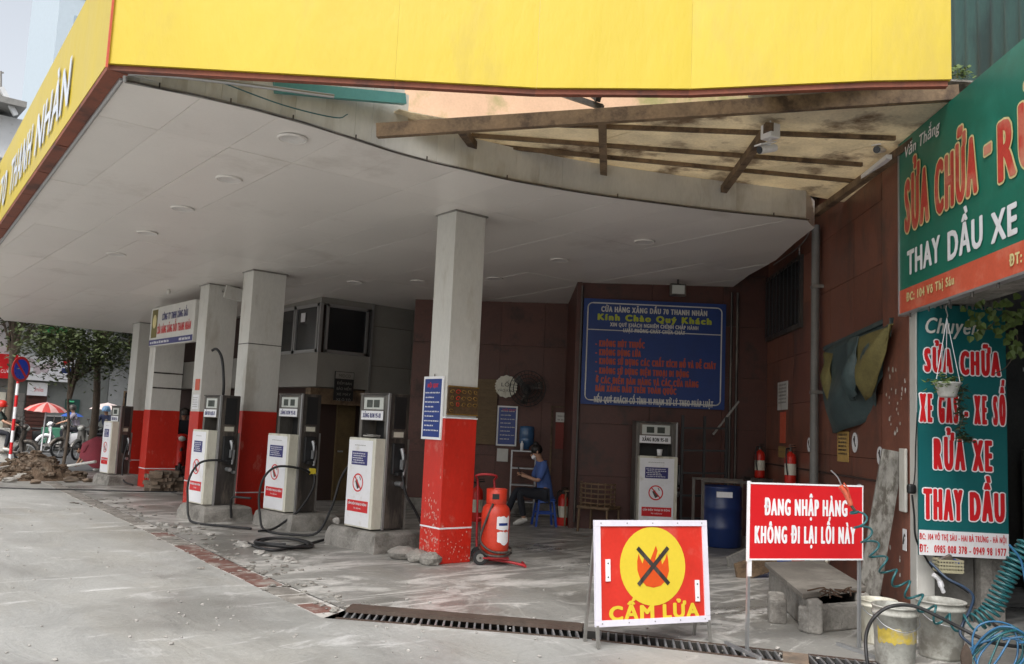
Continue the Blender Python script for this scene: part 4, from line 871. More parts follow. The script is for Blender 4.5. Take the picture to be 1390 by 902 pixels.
# barrel with frame
bc=G(984,746); bt=thing('barrel','dark blue steel barrel with a pale label in front of the back bay','barrel',(bc.x+.25,bc.y+.25,0),head-PI/2)
prof=[(0,0),(.27,0),(.285,.015)]
for z in (.28,.56): prof+=[(.28,z-.03),(.297,z),(.28,z+.03)]
prof+=[(.28,.84),(.287,.86),(.275,.87),(.27,.855),(0,.855)]
part('body',MB().lathe(prof,32),m_barrel,bt)
part('label',MB().box(-.15,.08,-.289,-.283,.72,.80),m_lily,bt)
q=thing('angle_stand','pale steel angle stand around the blue barrel','stand',(bc.x+.25,bc.y+.25,0),head-PI/2)
for x in (-.36,.36): 
    for y in (-.34,.30): part('leg',MB().box(x-.018,x+.018,y-.018,y+.018,0,.93),m_frame,q)
part('top_rail',MB().box(-.38,.38,-.36,-.325,.931,.965).box(-.38,.38,.285,.32,.931,.965),m_frame,q)
# crates etc between the slab and barrel
p=G(1058,778); cr=thing('blue_crate','small blue plastic crate behind the red delivery sign','crate',(p.x,p.y+.15,0),R(-30))
part('tub',MB().box(-.22,.22,-.16,.16,0,.26),m_bluep,cr,.01)
for i in range(6): part('rib',MB().box(-.19+i*.066,-.165+i*.066,-.172,-.16,.04,.22),m_bluep,cr)
p=G(1080,778); o=single('red_drum',MB().lathe([(0,0),(.13,0),(.14,.02),(.14,.34),(.12,.37),(0,.37)],20),m_red,'plain red tub beside the blue crate behind the red sign','tub'); o.location=(p.x+.1,p.y+.1,0)
b1=wthing('leaning_board','ochre board leaning against the wall foot behind the slab','board',G(1100,790)); part('board',MB().bar(G(1092,796,.05),onW(1112,735,.03),.14,.03,WN),M('ochre_board',(.32,.24,.10),.7,var=.3),b1)
b1=wthing('leaning_board','grey board leaning beside the ochre board behind the slab','board',G(1115,792)); part('board',MB().bar(G(1112,798,.05),onW(1132,735,.03),.10,.03,WN),m_cream,b1)
b1=wthing('timber_offcut','dark timber offcut lying on edge left of the concrete slab','timber',G(1030,790))
part('plank',MB().obox(G(1026,785)+Z*.13,(.7,-.5,.3),(.5,.7,0),(-.3,0,1),.5,.06,.22),m_wood,b1,.01); part('plank',MB().obox(G(1006,770)+Z*.10,(.7,-.3,.3),(.3,.7,0),(-.3,0,1),.4,.05,.2),m_conc,b1,.01)
# ---- concrete tank cover: low walls with a slab lid
A_=G(1097,861);B_=G(1043,806);C_=G(1186,853); 
tc=wthing('tank_cover','low concrete box with a flat slab lid and broken corner beside the red sign','tank cover',(A_+C_)/2)
hh=.27; D_=B_+(C_-A_)
rnd.seed(21)
def wallblock(a,b2,th,h,nm):
    d=(b2-a).normalized(); inn=V((-d.y,d.x,0)); n=9; pts=[]
    vs=[]
    for i in range(n+1):
        p=a.lerp(b2,i/n); j=lambda s=.014: V((rnd.uniform(-s,s),rnd.uniform(-s,s),0))
        hz=h-(rnd.uniform(0,.05) if 0<i<n else 0)
        for zz in (0,h*.5,hz): vs.append(p+j()+Z*zz)
        vs.append(p+inn*th+Z*hz)
    fs=[(i*4+j,(i+1)*4+j,(i+1)*4+j+1,i*4+j+1) for i in range(n) for j in range(3)]+[(0,1,2,3),(n*4+3,n*4+2,n*4+1,n*4)]
    part(nm,MB().add(vs,fs),m_conc,tc)
def wb_(a,b2,h,nm):
    d=(b2-a).normalized(); inn=V((-d.y,d.x,0)); part(nm,MB().obox((a+b2)/2+inn*.06+Z*h/2,d,inn,Z,(b2-a).length,.12,h),m_conc,tc,.018)
wb_(A_,C_,hh-.06,'front_wall'); wb_(B_,A_-(A_-B_).normalized()*.002,hh-.001,'side_wall'); wb_(C_+(B_-A_).normalized()*.125,D_,hh-.002,'side_wall')
m_slab=M('dark_slab',(.17,.155,.135),.8,var=.3,scale=3,bump=.3,dirt=(.26,.24,.21),dthr=.6)
e1_=(A_-B_).normalized(); e2_=(C_-A_).normalized()
lid=[A_+e1_*.04-e2_*.05+e1_*-.10,B_-e1_*.03-e2_*.05,D_,C_-e1_*.22+e2_*.0]
part('lid',MB().prism([(p.x,p.y) for p in lid],hh+.002,hh+.045),m_slab,tc,.006)
part('void_shade',MB().prism([(p.x,p.y) for p in (A_.lerp(D_,.12),B_.lerp(C_,.12),D_.lerp(A_,.12),C_.lerp(B_,.12))],0.002,.10),m_black,tc)  # black block puts the shade of the hollow box into colour
tg=wthing('dead_twigs','bunch of dark withered twigs on the slab lid','twigs',G(1140,805,hh+.05))
for i in range(9):
    c0=G(1120+i*5,806+rnd.uniform(-2,3),hh+.05); part('twig',MB().tube(smooth_path([c0,c0+V((rnd.uniform(-.08,.08),rnd.uniform(-.1,.1),rnd.uniform(.01,.06))),c0+V((rnd.uniform(-.2,.2),rnd.uniform(-.16,.16),.01))],3),.007,5),M('dead_leaf',(.07,.04,.025),.9) if i==0 else bpy.data.materials['dead_leaf'],tg)
st=thing('loose_block','squarish broken concrete block leaning on the slab foundation','stone',G(1064,846),.5)
b=MB().obox((0,.06,.12),(1,.2,.25),(-.2,1,0),(-.25,0,1),.20,.15,.24); part('block',b,m_conc,st,.03)
# weathered plank
pl=wthing('weathered_plank','tall weathered grey plank with flaking paint leaning on the wall end','plank',G(1172,815))
pa=G(1176,826,.0); pb=onW(1212,612,.16)
m_plank=M('flaking_plank',(.27,.26,.235),.85,var=.4,scale=9,bump=.8,dirt=(.10,.09,.075),dthr=.53,dscale=13,stretch=(1,1,.45),fine=30)
dd=(pb-pa).normalized(); sd_=dd.cross(-_fh).normalized()
part('plank',MB().obox((pa+pb)/2,dd,sd_,sd_.cross(dd),(pb-pa).length,.21,.035),m_plank,pl,.004)
wb=wthing('white_post','white painted board end behind the leaning plank','board',onW(1228,650,.12)); part('board',MB().obox(onW(1226,652,.10),WU,WN,Z,.15,.03,.60),m_white,wb,.01)
# ================================================================== REPAIR SHOP
SP=-1.44
pier=thing('shop_pier','stained concrete pier at the shop corner behind the teal banner','pier',W(SP,0,0),R(46.8))
part('plaster_edge',MB().box(-.16,-.002,-.09,.075,0,3.0),m_white,pier,.01)
part('pier_core',MB().box(-.14,-.002,-.44,-.092,0,3.0),M('pier_dark',(.13,.125,.115),.85,var=.35,scale=4,bump=.4),pier)
part('pier_block',MB().box(-.24,-.02,-.56,-.46,0,3.0).box(-.20,-.0,-.69,-.562,0,3.0),m_conc,pier)
shop=thing('repair_shop','dark motorbike repair shop room open behind the teal banner','shop',W(SP,0,0),R(46.8))
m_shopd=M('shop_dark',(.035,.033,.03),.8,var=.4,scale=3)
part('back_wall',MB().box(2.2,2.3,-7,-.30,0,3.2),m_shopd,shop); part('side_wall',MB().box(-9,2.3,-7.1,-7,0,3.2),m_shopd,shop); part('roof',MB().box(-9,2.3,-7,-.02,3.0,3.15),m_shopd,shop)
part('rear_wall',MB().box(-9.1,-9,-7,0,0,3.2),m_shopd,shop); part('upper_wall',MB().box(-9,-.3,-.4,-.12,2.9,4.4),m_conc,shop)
for i,(x,y,wx_,hz_,m_) in enumerate(((1.6,-2.2,.5,1.6,m_grey),(.6,-2.6,.6,.8,m_orange),(1.2,-3.2,.8,2.1,m_wood),(.4,-1.6,.3,.5,m_bluep))): 
    s_=thing('shop_shelf' if hz_>1 else 'shop_box',['grey shelf of parts in the dark of the shop','orange bench box on the shop floor','brown cupboard deep in the shop','blue box on the shop floor'][i],['shelf','box','cupboard','box'][i],W(SP+x,y,0),R(46.8))
    part('carcass',MB().box(0,.4,-wx_/2,wx_/2,0,hz_),m_,s_,.01)
    for k in range(int(hz_/.35)): part('drawer' ,MB().box(-.02,-.001,-wx_/2+.03,wx_/2-.03,.04+k*.35,.33+k*.35),m_dark,s_)
ltb=thing('shop_lamp','glowing white bulb hanging in the dark shop','lamp',W(SP+.8,-1.75,2.05)); part('bulb',MB().ball((0,0,0),.05,n=14,m=10),EM('lit_bulb',(.85,.93,1),9),ltb); part('cord',MB().cyl((0,0,.04),(0,0,.95),.006,n=5),m_black,ltb)
ltb=thing('shop_tube','glowing tube lamp above the bulb in the shop','lamp',W(SP+1.0,-1.95,2.4),R(46.8)); part('tube',MB().cyl((0,-.5,0),(0,.4,0),.018),EM('lit_tube',(.8,.9,1),5),ltb); part('housing',MB().box(-.03,.03,-.55,.45,.02,.06),m_lily,ltb)
# big green sign above the shop
S1=-1.47;S2=-5.2;GZ0,GZ1=2.83,4.52
gs=thing('green_shop_sign','large green shop sign with red and white lettering over the repair shop','sign',W(S1,.17,GZ0),R(46.8))
Lg=S1-S2
fb=part('board',MB().box(-Lg,0,-.05,0,0,GZ1-GZ0),m_green,gs); part('red_strip',MB().box(-Lg+.001,-.001,.0005,.003,.003,.225),m_orange,fb)
fr_=MB().box(-Lg,0,-.06,.012,-.02,-.001).box(.001,.02,-.06,.012,-.02,GZ1-GZ0)
part('frame',fr_,m_alu,gs)
gP=W(0,.175); 
INV[gs.name]=(Matrix.Translation(W(S1,.17,GZ0))@Matrix.Rotation(R(46.8),4,'Z')).inverted()
tpx(gs,'Văn Thắng',(1229,215),(1276,196),(1229,200),gP,WN,m_lily,bold=.003,shear=.2,lift=.004)
kw=dict(outline=m_paleyel,ow=.016,lift=.004)
tpx(gs,'SỬA',(1229,316),(1262,297),(1229,247),gP,WN,m_fadered,bold=.022,**kw)
tpx(gs,'CHỮA',(1270,292),(1328,262),(1270,222),gP,WN,m_fadered,bold=.022,**kw)
tpx(gs,'-',(1337,232),(1347,227),(1337,150),gP,WN,m_fadered,bold=.01,**kw)
tpx(gs,'RỬA XE',(1356,248),(1560,120),(1356,168),gP,WN,m_fadered,bold=.022,**kw)
tpx(gs,'THAY',(1232,374),(1277,357),(1232,342),gP,WN,m_lily,bold=.014,lift=.004)
tpx(gs,'DẦU',(1287,354),(1335,337),(1287,316),gP,WN,m_lily,bold=.014,lift=.004)
tpx(gs,'XE',(1346,331),(1382,317),(1346,291),gP,WN,m_lily,bold=.014,lift=.004)
tpx(gs,'MÁY',(1396,312),(1450,290),(1396,265),gP,WN,m_lily,bold=.014,lift=.004)
tpx(gs,'ĐC: 104 Võ Thị Sáu',(1231,410),(1296,391),(1231,399),gP,WN,m_paleyel,bold=.005,lift=.005)
tpx(gs,'ĐT: 0985 008 378',(1371,362),(1470,330),(1371,347),gP,WN,m_paleyel,bold=.006,lift=.005)
for i in range(9): part('bolt',MB().cyl(W(S1-.25-i*.42,.168,GZ0+.0),W(S1-.25-i*.42,.168,GZ0-.06),.009,n=6),m_dark,gs)
# lower faint sign & vertical teal banner
bP=W(SP-.36,0); bN=-WU
vb=wthing('teal_banner','tall teal banner with red lettering hung on the pier beside the repair shop','banner',bP-WN*.4+Z*1.6)
tl=onpl(1244,398,bP,bN);tr=onpl(1369,398,bP,bN);bl_=onpl(1248,748,bP,bN);br=onpl(1370,760,bP,bN)
xw=(tr-tl).dot(-WN); z0b=min(bl_.z,br.z); z1b=2.88; yl=(tl-bP).dot(-WN)+.01; yr=(br-bP).dot(-WN)
fb=part('board',MB().obox(bP-WN*(yl+yr)/2+Z*(z0b+z1b)/2+WU*.012,WN,WU,Z,yr-yl,.018,z1b-z0b),m_teal,vb)
zw=onpl(1308,722,bP,bN).z
part('white_foot',MB().obox(bP-WN*(yl+yr)/2+Z*(z0b+zw)/2+WU*.001,WN,WU,Z,yr-yl-.004,.003,zw-z0b-.004),m_lily,fb)
bq=bP-WU*.001
kw=dict(outline=m_lily,ow=.011,lift=.003)
tpx(vb,'VĂN THẮNG',(1256,418),(1361,424),(1256,406),bq,bN,m_grey,bold=.005,lift=.003)
tpx(vb,'Chuyên',(1256,452),(1330,456),(1256,431),bq,bN,m_white,bold=.004,shear=.3,lift=.003)
tpx(vb,'SỬA',(1254,504),(1293,508),(1254,473),bq,bN,m_pred,bold=.012,**kw); tpx(vb,'CHỮA',(1303,508),(1358,515),(1303,477),bq,bN,m_pred,bold=.012,**kw)
tpx(vb,'XE GAS - XE SỐ',(1248,572),(1365,580),(1248,534),bq,bN,m_pred,bold=.011,**kw)
tpx(vb,'RỬA XE',(1267,636),(1347,641),(1267,595),bq,bN,m_pred,bold=.013,**kw)
tpx(vb,'THAY',(1253,704),(1307,706),(1253,663),bq,bN,m_pred,bold=.013,**kw); tpx(vb,'DẦU',(1316,706),(1364,711),(1316,668),bq,bN,m_pred,bold=.014,**kw)
bq=bP-WU*.004
tpx(vb,'ĐC: 104 VÕ THỊ SÁU - HAI BÀ TRƯNG - HÀ NỘI',(1248,732),(1366,738),(1248,724),bq,bN,m_pred,bold=.0016,lift=.001)
tpx(vb,'ĐT:   0985 008 378 - 0949 98 1977',(1248,749),(1366,755),(1248,739),bq,bN,m_pred,bold=.0022,lift=.001)
# ---- hanging pot and vine
PD=W(-2.15,-.25)     # hangs in front of the banner
pp=onpl(1286,528,PD,bN)
hp=thing('hanging_pot','white hanging pot with trailing plant in front of the teal banner','hanging pot',pp)
part('bowl',MB().lathe([(.0,-.075),(.065,-.075),(.075,-.06),(.10,.03),(.118,.045),(.12,.055),(.112,.055),(.095,.03),(.0,.02)],24),M('pot_white',(.55,.55,.52),.5,var=.2,dirt=(.3,.29,.25),dthr=.6),hp)
top=V((0,0,.62))
for k in range(3): part('wire',MB().tube([(.11*math.cos(k*2.1+.5),.11*math.sin(k*2.1+.5),.05),tuple(top)],.0035,4),m_lily,hp)
part('hook',MB().tube(smooth_path([top,top+V((.02,0,.03)),top+V((0,0,.06)),top+V((-.015,0,.09)),top+V((0,0,.12))],4),.006,5),m_grey,hp)
def leaves(parent,centers,n,size,mat,name='foliage',spread=.06,seed=1,kind='stuff'):
    r=random.Random(seed); b=MB()
    for c in centers:
        for i in range(n):
            p=V(c)+V((r.gauss(0,spread),r.gauss(0,spread),r.gauss(0,spread*.6))); a=r.uniform(0,2*PI); d=V((math.cos(a),math.sin(a),r.uniform(-.9,.4))).normalized(); e=d.cross(V((r.uniform(-.4,.4),r.uniform(-.4,.4),1))).normalized(); s=size*r.uniform(.6,1.3); up_=d.cross(e)*s*.12
            b.add([p,p+d*s*.35+e*s*.38+up_,p+d*s*.75+e*s*.25,p+d*s*1.1-up_,p+d*s*.75-e*s*.25,p+d*s*.35-e*s*.38+up_],[(0,1,2,3),(0,3,4,5)])
    return part(name,b,mat,parent,kind=kind)
leaves(hp,[(-.12,0,.06),(-.07,.02,.08),(0,0,.09),(.06,0,.07),(.11,0,.05),(-.15,0,.03),(.14,0,.0)],22,.045,m_leaf2,seed=3,spread=.04)
RV=-WN
vine=[(.10,.0,.05),(.13,.0,-.02),(.10,0,-.14),(.13,.0,-.24),(.10,0,-.36),(.14,0,-.42),(.20,.0,-.44)]
vine=[tuple(RV*x+Z*z) for x,_,z in vine]
part('trailing_stem',MB().tube(smooth_path(vine,5),.004,4),m_bark,hp)
leaves(hp,smooth_path(vine,4)[2:],6,.045,M('trailing_dark_leaf',(.035,.05,.02),.5,var=.4),spread=.02,seed=5)
vp=onpl(1365,440,PD,bN); cv=thing('climbing_vine','pale green heart leaved vine hanging over the right side of the banner','vine',vp)
pth=[(-.30,0,.02),(-.18,0,-.06),(-.08,0,.03),(0,0,.10),(.06,0,.02),(.10,0,-.16),(.04,0,-.32),(-.02,0,-.40),(-.10,0,-.44)]
pth=[tuple(RV*x+Z*z) for x,_,z in pth]; part('stem',MB().tube(smooth_path(pth,5),.004,4),m_bark,cv)
rnd.seed(31)
for i,c in enumerate([(-.30,0,.0),(-.26,0,.05),(-.20,0,-.05),(-.14,0,-.02),(-.15,0,.06),(-.08,0,.05),(-.04,0,.02),(-.06,0,-.05),(0,0,.07),(.03,0,.12),(.06,0,.05),(.09,0,.10),(.11,0,.03),(.03,0,-.10),(.02,0,-.14),(.08,0,-.2),(.02,0,-.27),(-.20,0,.10),(-.1,0,.12),(.13,0,.2),(.1,0,.27),(-.24,0,-.1),(.04,0,.2),(-.02,0,.22)]+[(rnd.uniform(-.34,.16),0,rnd.gauss(.06,.10)) for _ in range(34)]+[(rnd.uniform(.0,.12),0,rnd.uniform(-.3,.0)) for _ in range(10)]):
    s=rnd.uniform(.032,.05); c=RV*c[0]+Z*c[2]+WU*rnd.uniform(-.05,.05); a=rnd.uniform(-1,1); e=(RV*math.cos(a)+Z*math.sin(a)).normalized(); d=(-Z*math.cos(a)+RV*math.sin(a)); f=-WU*s*.25
    part('leaf',MB().add([c,c+e*s*.7+d*s*.1+f,c+e*s*.75+d*s*.7+f,c+d*s*1.5,c-e*s*.75+d*s*.7+f,c-e*s*.7+d*s*.1+f],[(0,1,2,3),(0,3,4,5)]),m_leaf2,cv)
# ---- basket, socket, cables
bk=onpl(1287,768,W(SP-.42,0),bN); bs=thing('wire_basket','beige plastic basket with soap packet hung below the teal banner','basket',bk,R(46.8)-PI/2)
b=MB(); lw=.10
for z in (-.05,-.02,.01,.04): b.box(-lw,lw,-.07,-.062,z,z+.016).box(-lw,lw,.062,.07,z,z+.016).box(-lw-.008,-lw,-.07,.07,z,z+.016).box(lw,lw+.008,-.07,.07,z,z+.016)
for i in range(9): b.box(-lw+i*.0247-.004,-lw+i*.0247+.004,-.0722,-.0705,-.05,.056)
b.box(-lw,lw,-.07,.07,-.058,-.05); part('basket',b,M('beige_plastic',(.42,.39,.26),.5),bs,kind='stuff')
part('packet',MB().obox((-.02,0,.04),(1,0,.5),(0,1,0),(-.5,0,1),.12,.05,.07),m_dark,bs); part('brush',MB().obox((.04,.0,.05),(1,0,-.3),(0,1,0),(.3,0,1),.12,.04,.03),m_bluep,bs)
cl=thing('white_cloth','small white rag hanging under the beige basket','cloth',onpl(1276,790,W(SP-.4,0),bN),R(46.8)-PI/2)
part('rag',MB().tube(smooth_path([(-.06,0,.06),(-.02,0,.03),(.0,0,.0),(.01,-.01,-.05),(.03,0,-.09)],4),[.02]*4+[.022]*4+[.026]*4+[.018]*5,7),m_lily,cl)
sk=wthing('black_socket','black plug box hanging on the plaster edge beside the banner','socket',onpl(1238,665,W(-1.60,0),bN)); part('box',MB().obox(onpl(1237,664,W(-1.60,.1),bN),WN,WU,Z,.075,.07,.09),m_black,sk,.02)
part('cable',MB().tube(smooth_path([onpl(x,y,W(-1.62,.1),bN) for x,y in ((1238,672),(1241,700),(1243,730),(1255,755),(1272,778),(1300,795),(1315,805))],5),.009,6),m_black,sk)
part('cable',MB().tube(smooth_path([onpl(x,y,W(-1.62,.1),bN) for x,y in ((1245,560),(1243,600),(1242,640),(1240,660))],5),.006,5),m_black,sk)
# ---- buckets
def bucket(x,y,r,h,mat,label,yellow=False,low=False):
    p=G(x,y); t=thing('bucket',label,'bucket',(p.x+.11,p.y+.13,0),head-PI/2,'buckets by the shop')
    part('body',MB().lathe([(0,.0),(r*.84,.0),(r*.86,.02),(r*.97,h*.84),(r*1.04,h*.85),(r*1.04,h*.89),(r*.99,h*.9),(r,h*.97),(r*1.05,h*.975),(r*1.05,h),(r*.96,h),(r*.93,h*.9),(r*.82,.03),(0,.03)],34),mat,t)
    part('handle',MB().tube(smooth_path([(r*1.05,0,h*.87),(r*.8,-r*.75,h*.70),(0,-r*1.12,h*.62),(-r*.8,-r*.75,h*.7),(-r*1.05,0,h*.87)],6),.004,5),m_steel,t)
    part('water' ,MB().lathe([(0,h*.55),(r*.88,h*.55)],24),m_glass,t)
    if yellow:
        vs=[];n=20
        for z in (h*.40,h*.48,h*.56,h*.64):
            for i in range(n+1):
                a=-PI*.92+PI*.80*i/n; rr=r*(.86+.11*z/(h*.84))*1.008; vs.append((rr*math.cos(a),rr*math.sin(a),z+ (rnd.uniform(-.015,.015) if z in (h*.40,h*.64) else 0)))
        part('worn_print',MB().add(vs,[(j*(n+1)+i,j*(n+1)+i+1,(j+1)*(n+1)+i+1,(j+1)*(n+1)+i) for j in range(3) for i in range(n)],True),m_bucky,t)
    return t
bucket(1229,911,.155,.42,m_bucket,'front dirty white bucket with worn yellow print',True)
bucket(1292,900,.175,.42,m_bucket,'grimy wide bucket without print right behind the yellow printed one')
bucket(1204,880,.14,.34,m_cream,'cream bucket mostly hidden behind the yellow printed bucket')
# ---- hoses by the shop
def helix(path,r,pitch,tr,mat,parent,nm='coil'):
    P=smooth_path(path,14); out=[];ang=0;e=None
    for i in range(len(P)-1):
        a,b2=P[i],P[i+1]; d=(b2-a); L=d.length
        if L<1e-6: continue
        d.normalize()
        if e is None: e=d.orthogonal().normalized()
        e=(e-d*e.dot(d)).normalized(); g=d.cross(e); ns=max(2,int(L/pitch*9))
        pt=pitch(i/len(P)) if callable(pitch) else pitch
        for k in range(ns):
            f=k/ns; rr=r(i/len(P)) if callable(r) else r
            out.append(a.lerp(b2,f)+(e*math.cos(ang)+g*math.sin(ang))*rr); ang+=2*PI*L/ns/pt
    part(nm,MB().tube(out,tr,6),mat,parent)
HP=lambda x,y,D: CAM+ray(x,y)*(D/ray(x,y).dot(FWD))
ah=wthing('air_hose','teal coiled air hose with red blow gun slung from the red sign to the buckets','hose',HP(1170,740,6.4))
helix([HP(1163,690,6.42),HP(1170,715,6.45),HP(1185,745,6.45),HP(1205,775,6.4),HP(1232,800,6.3),HP(1258,826,6.2),HP(1290,845,6.1),HP(1325,845,6.0)],.052,.115,.0085,m_hteal,ah)
helix([HP(1325,845,6.0),HP(1345,830,6.0),HP(1360,800,6.0),HP(1375,770,6.0),HP(1398,735,6.0)],.062,.035,.009,m_hteal,ah)
gun=part('blow_gun',MB().tube([HP(1141,660,6.4),HP(1148,668,6.4),HP(1155,686,6.4)],[.018,.024,.017],8),m_orange,ah); part('nozzle',MB().tube(smooth_path([HP(1128,639,6.4),HP(1137,648,6.4),HP(1142,659,6.4)],4),.0055,5),m_steel,gun); part('trigger',MB().tube(smooth_path([HP(1145,656,6.38),HP(1151,664,6.37),HP(1153,676,6.38)],4),.006,5),m_orange,gun)
part('connector',MB().tube([HP(1155,686,6.4),HP(1163,697,6.42)],.012,6),m_dark,ah)
bh=wthing('black_hose','black hose arching from the ground over the buckets into the shop','hose',HP(1250,850,6))
part('hose',MB().tube(smooth_path([HP(1182,925,5.75),HP(1176,890,5.8),HP(1176,860,5.9),HP(1187,838,6.0),HP(1208,824,6.0),HP(1240,823,6.0),HP(1275,838,5.95),HP(1310,856,5.9),HP(1345,872,5.8),HP(1395,880,5.8)],6),.0125,7),m_black,bh)
part('hose',MB().tube(smooth_path([HP(1305,823,6.7),HP(1325,826,6.5),HP(1342,840,6.3),HP(1355,852,6.1),HP(1385,860,6.0)],6),.011,7),m_dark,bh)
b_=wthing('dark_blue_hose','dark blue hose dropping past the banner foot to the buckets','hose',HP(1310,800,6.2))
part('hose',MB().tube(smooth_path([HP(1262,763,6.5),HP(1285,785,6.4),HP(1308,797,6.3),HP(1321,810,6.2),HP(1316,830,6.1),HP(1308,845,6.05),HP(1304,862,6.0),HP(1325,880,5.9)],6),.010,7),M('navy_hose',(.015,.035,.07),.4),b_)
bt_=wthing('blue_hose_tangle','tangle of thin blue hose heaped on the ground at the shop corner','hose',G(1360,900)); rnd.seed(9)
c0=HP(1362,885,5.7); 
for k in range(7):
    pts=[]; a0=rnd.uniform(0,6.28); rx=rnd.uniform(.13,.22); rz_=rnd.uniform(.10,.20); ph=rnd.uniform(0,3)
    for i in range(26):
        a=a0+i*.42; pts.append(c0+RV*(rx*math.cos(a)+.02*math.sin(a*2.3+ph))+Z*(rz_*math.sin(a+ph*.3)-.02)+WU*(.10*math.sin(a*.7+ph)))
    part('loop',MB().tube(smooth_path(pts,3),.007,5),m_hblue if k%3 else m_hteal,bt_)
part('loop',MB().tube(smooth_path([HP(1370,740,5.8),HP(1385,760,5.8),HP(1392,790,5.8)],4),.008,5),m_hblue,bt_)
cn=wthing('traffic_marker','rusty orange pointed marker at the foot of the buckets','marker',G(1312,910)); part('marker',MB().plate([(-.03,0),(.03,0),(.035,.05),(.02,.10),(0,.13),(-.02,.10),(-.035,.05)],HP(1311,902,5.6),RV,(0,0,1),.02),rust,cn)
# ================================================================== BACK BAY, in deep shade
bn=wthing('blue_banner','large dark blue banner with station rules on the back wall','banner',onB(890,480,DB,.05))
TL=onB(793,405,DB,.06);BR=onB(983,557,DB,.06)
P=BW(0,.06); cxx=(TL+BR)/2; wB=(BR-TL).dot(BU); hB=TL.z-BR.z
pb_=part('cloth',MB().obox(cxx,BU,BN,Z,wB,.015,hB),M('banner_blue',(.012,.042,.19),.5,var=.12),bn)
Pf=BW(0,.07)
b=MB(); 
for s in (-1,1): b.obox(cxx+BN*.009+Z*s*(hB/2-.07),BU,BN,Z,wB-.30,.001,.02); b.obox(cxx+BN*.009+BU*s*(wB/2-.07),BU,BN,Z,.02,.001,hB-.30)
b.obox(cxx+BN*.009+Z*(hB/2-.52),BU,BN,Z,wB-.14,.001,.015)
for sx in (-1,1):
    for sz in (-1,1): b.tube([cxx+BN*.0095+BU*sx*(wB/2-.15+.08*math.cos(a))+Z*sz*(hB/2-.15+.08*math.sin(a)) for a in [k*PI/16 for k in range(9)]],.009,4)
part('border_line',b,m_white,pb_)
m_bred=M('banner_red',(.42,.07,.03),.5)
def bt2(s,a,b2,t,m,bold=.006,**k): tpx(bn,s,a,b2,t,Pf,BN,m,bold=bold,**k)
bt2('CỬA HÀNG XĂNG DẦU 70 THANH NHÀN',(816,423),(960,426),(816,416),m_white)
bt2('Kính Chào Quý Khách',(811,434),(966,438),(811,426),M('banner_yellow',(.45,.50,.04),.5),.012)
bt2('XIN QUÝ KHÁCH NGHIÊM CHỈNH CHẤP HÀNH',(828,443),(948,446),(828,438),m_white,.004); bt2('LUẬT PHÒNG CHÁY CHỮA CHÁY',(846,451),(930,453),(846,446),m_white,.004)
for s,y,x1 in (('- KHÔNG HÚT THUỐC',470,875),('- KHÔNG DÙNG LỬA',482,870),('- KHÔNG SỬ DỤNG CÁC CHẤT KÍCH NỔ VÀ DỄ CHÁY',494,972),('- KHÔNG SỬ DỤNG ĐIỆN THOẠI DI ĐỘNG',507,935),('Ở CÁC ĐIỂM BÁN HÀNG VÀ CÁC CỬA HÀNG',520,948),('BÁN XĂNG DẦU TRÊN TOÀN QUỐC',531,918)):
    bt2(s,(808,y),(x1,y+1),(808,y-8),m_bred,.008)
bt2('NẾU QUÝ KHÁCH CỐ TÌNH VI PHẠM XỬ LÝ THEO PHÁP LUẬT',(806,546),(968,551),(806,538),m_white,.005)
tsn=wthing('woven_panel','brown bamboo screen hung on the wall right of the front pillar','screen',onB(655,560,D2,.05))
a=onB(640,514,D2,.05);c=onB(672,604,D2,.05)
m_bam=M('bamboo_brown',(.17,.115,.06),.7,var=.3,scale=6)
part('backing',MB().obox((a+c)/2-BU*.2,BU,BN,Z,abs((c-a).dot(BU))+.4,.02,a.z-c.z),m_bam,tsn)
nn=26; hz=(a.z-c.z)/nn
slat=mesh('slat',MB().obox((0,0,0),BU,BN,Z,abs((c-a).dot(BU))+.4,.014,hz*.7),m_bam)
for i in range(nn):
    o=link('slat',slat,tsn); o.location=(a+c)/2-BU*.2+BN*.017+Z*(a.z-(a+c).z/2-(i+.5)*hz)
t=wthing('back_notice','blue notice in pale frame on the back wall beside the bamboo screen','notice',onB(687,580,D2,.05)); a=onB(673,605,D2,.02);c=onB(703,552,D2,.02)
f,o,n=board(t,a,BU,(c-a).dot(BU),c.z-a.z,.03,m_lily,m_pblue)
for i in range(8): scribble(f,o+BU*.07+Z*(.12+i*.075),BU,Z,.28 if i%2 else .2,.02,m_white,seed=i+20)
text(f,'NỘI QUY',o+BU*.10+Z*.66,BU,Z,.04,.25,m_pred)
t=wthing('pinned_paper','small pale sheet of paper pinned below the blue back notice','paper',onB(682,618,D2,.04)); part('sheet',MB().obox(onB(682,618,D2,.03),BU,BN,Z,.21,.006,.24),m_white,t)
t=wthing('round_sign','scalloped cream round sign hanging beside the wall fan','sign',onB(687,524,D2,.1)); c=onB(687,525,D2,.08)
vs=[(.21*(1+.05*math.cos(i*PI/2*1.0*2))*math.cos(2*PI*i/48),.21*(1+.05*math.cos(i*PI/2))*math.sin(2*PI*i/48)) for i in range(48)]
part('disc',MB().plate([(x,y) for x,y in vs],c,BU,(0,0,1),.02),m_cream,t); text(t,'LỐI',c+BU*-.09+BN*.02,BU,Z,.07,.18,m_dark,lift=.022); text(t,'VÀO KHO',c+BU*-.16-Z*.10,BU,Z,.05,.32,m_dark,lift=.022)
part('string',MB().tube([c+BU*-.05+Z*.2,c+Z*.42,c+BU*.05+Z*.2],.006,4),m_dark,t)
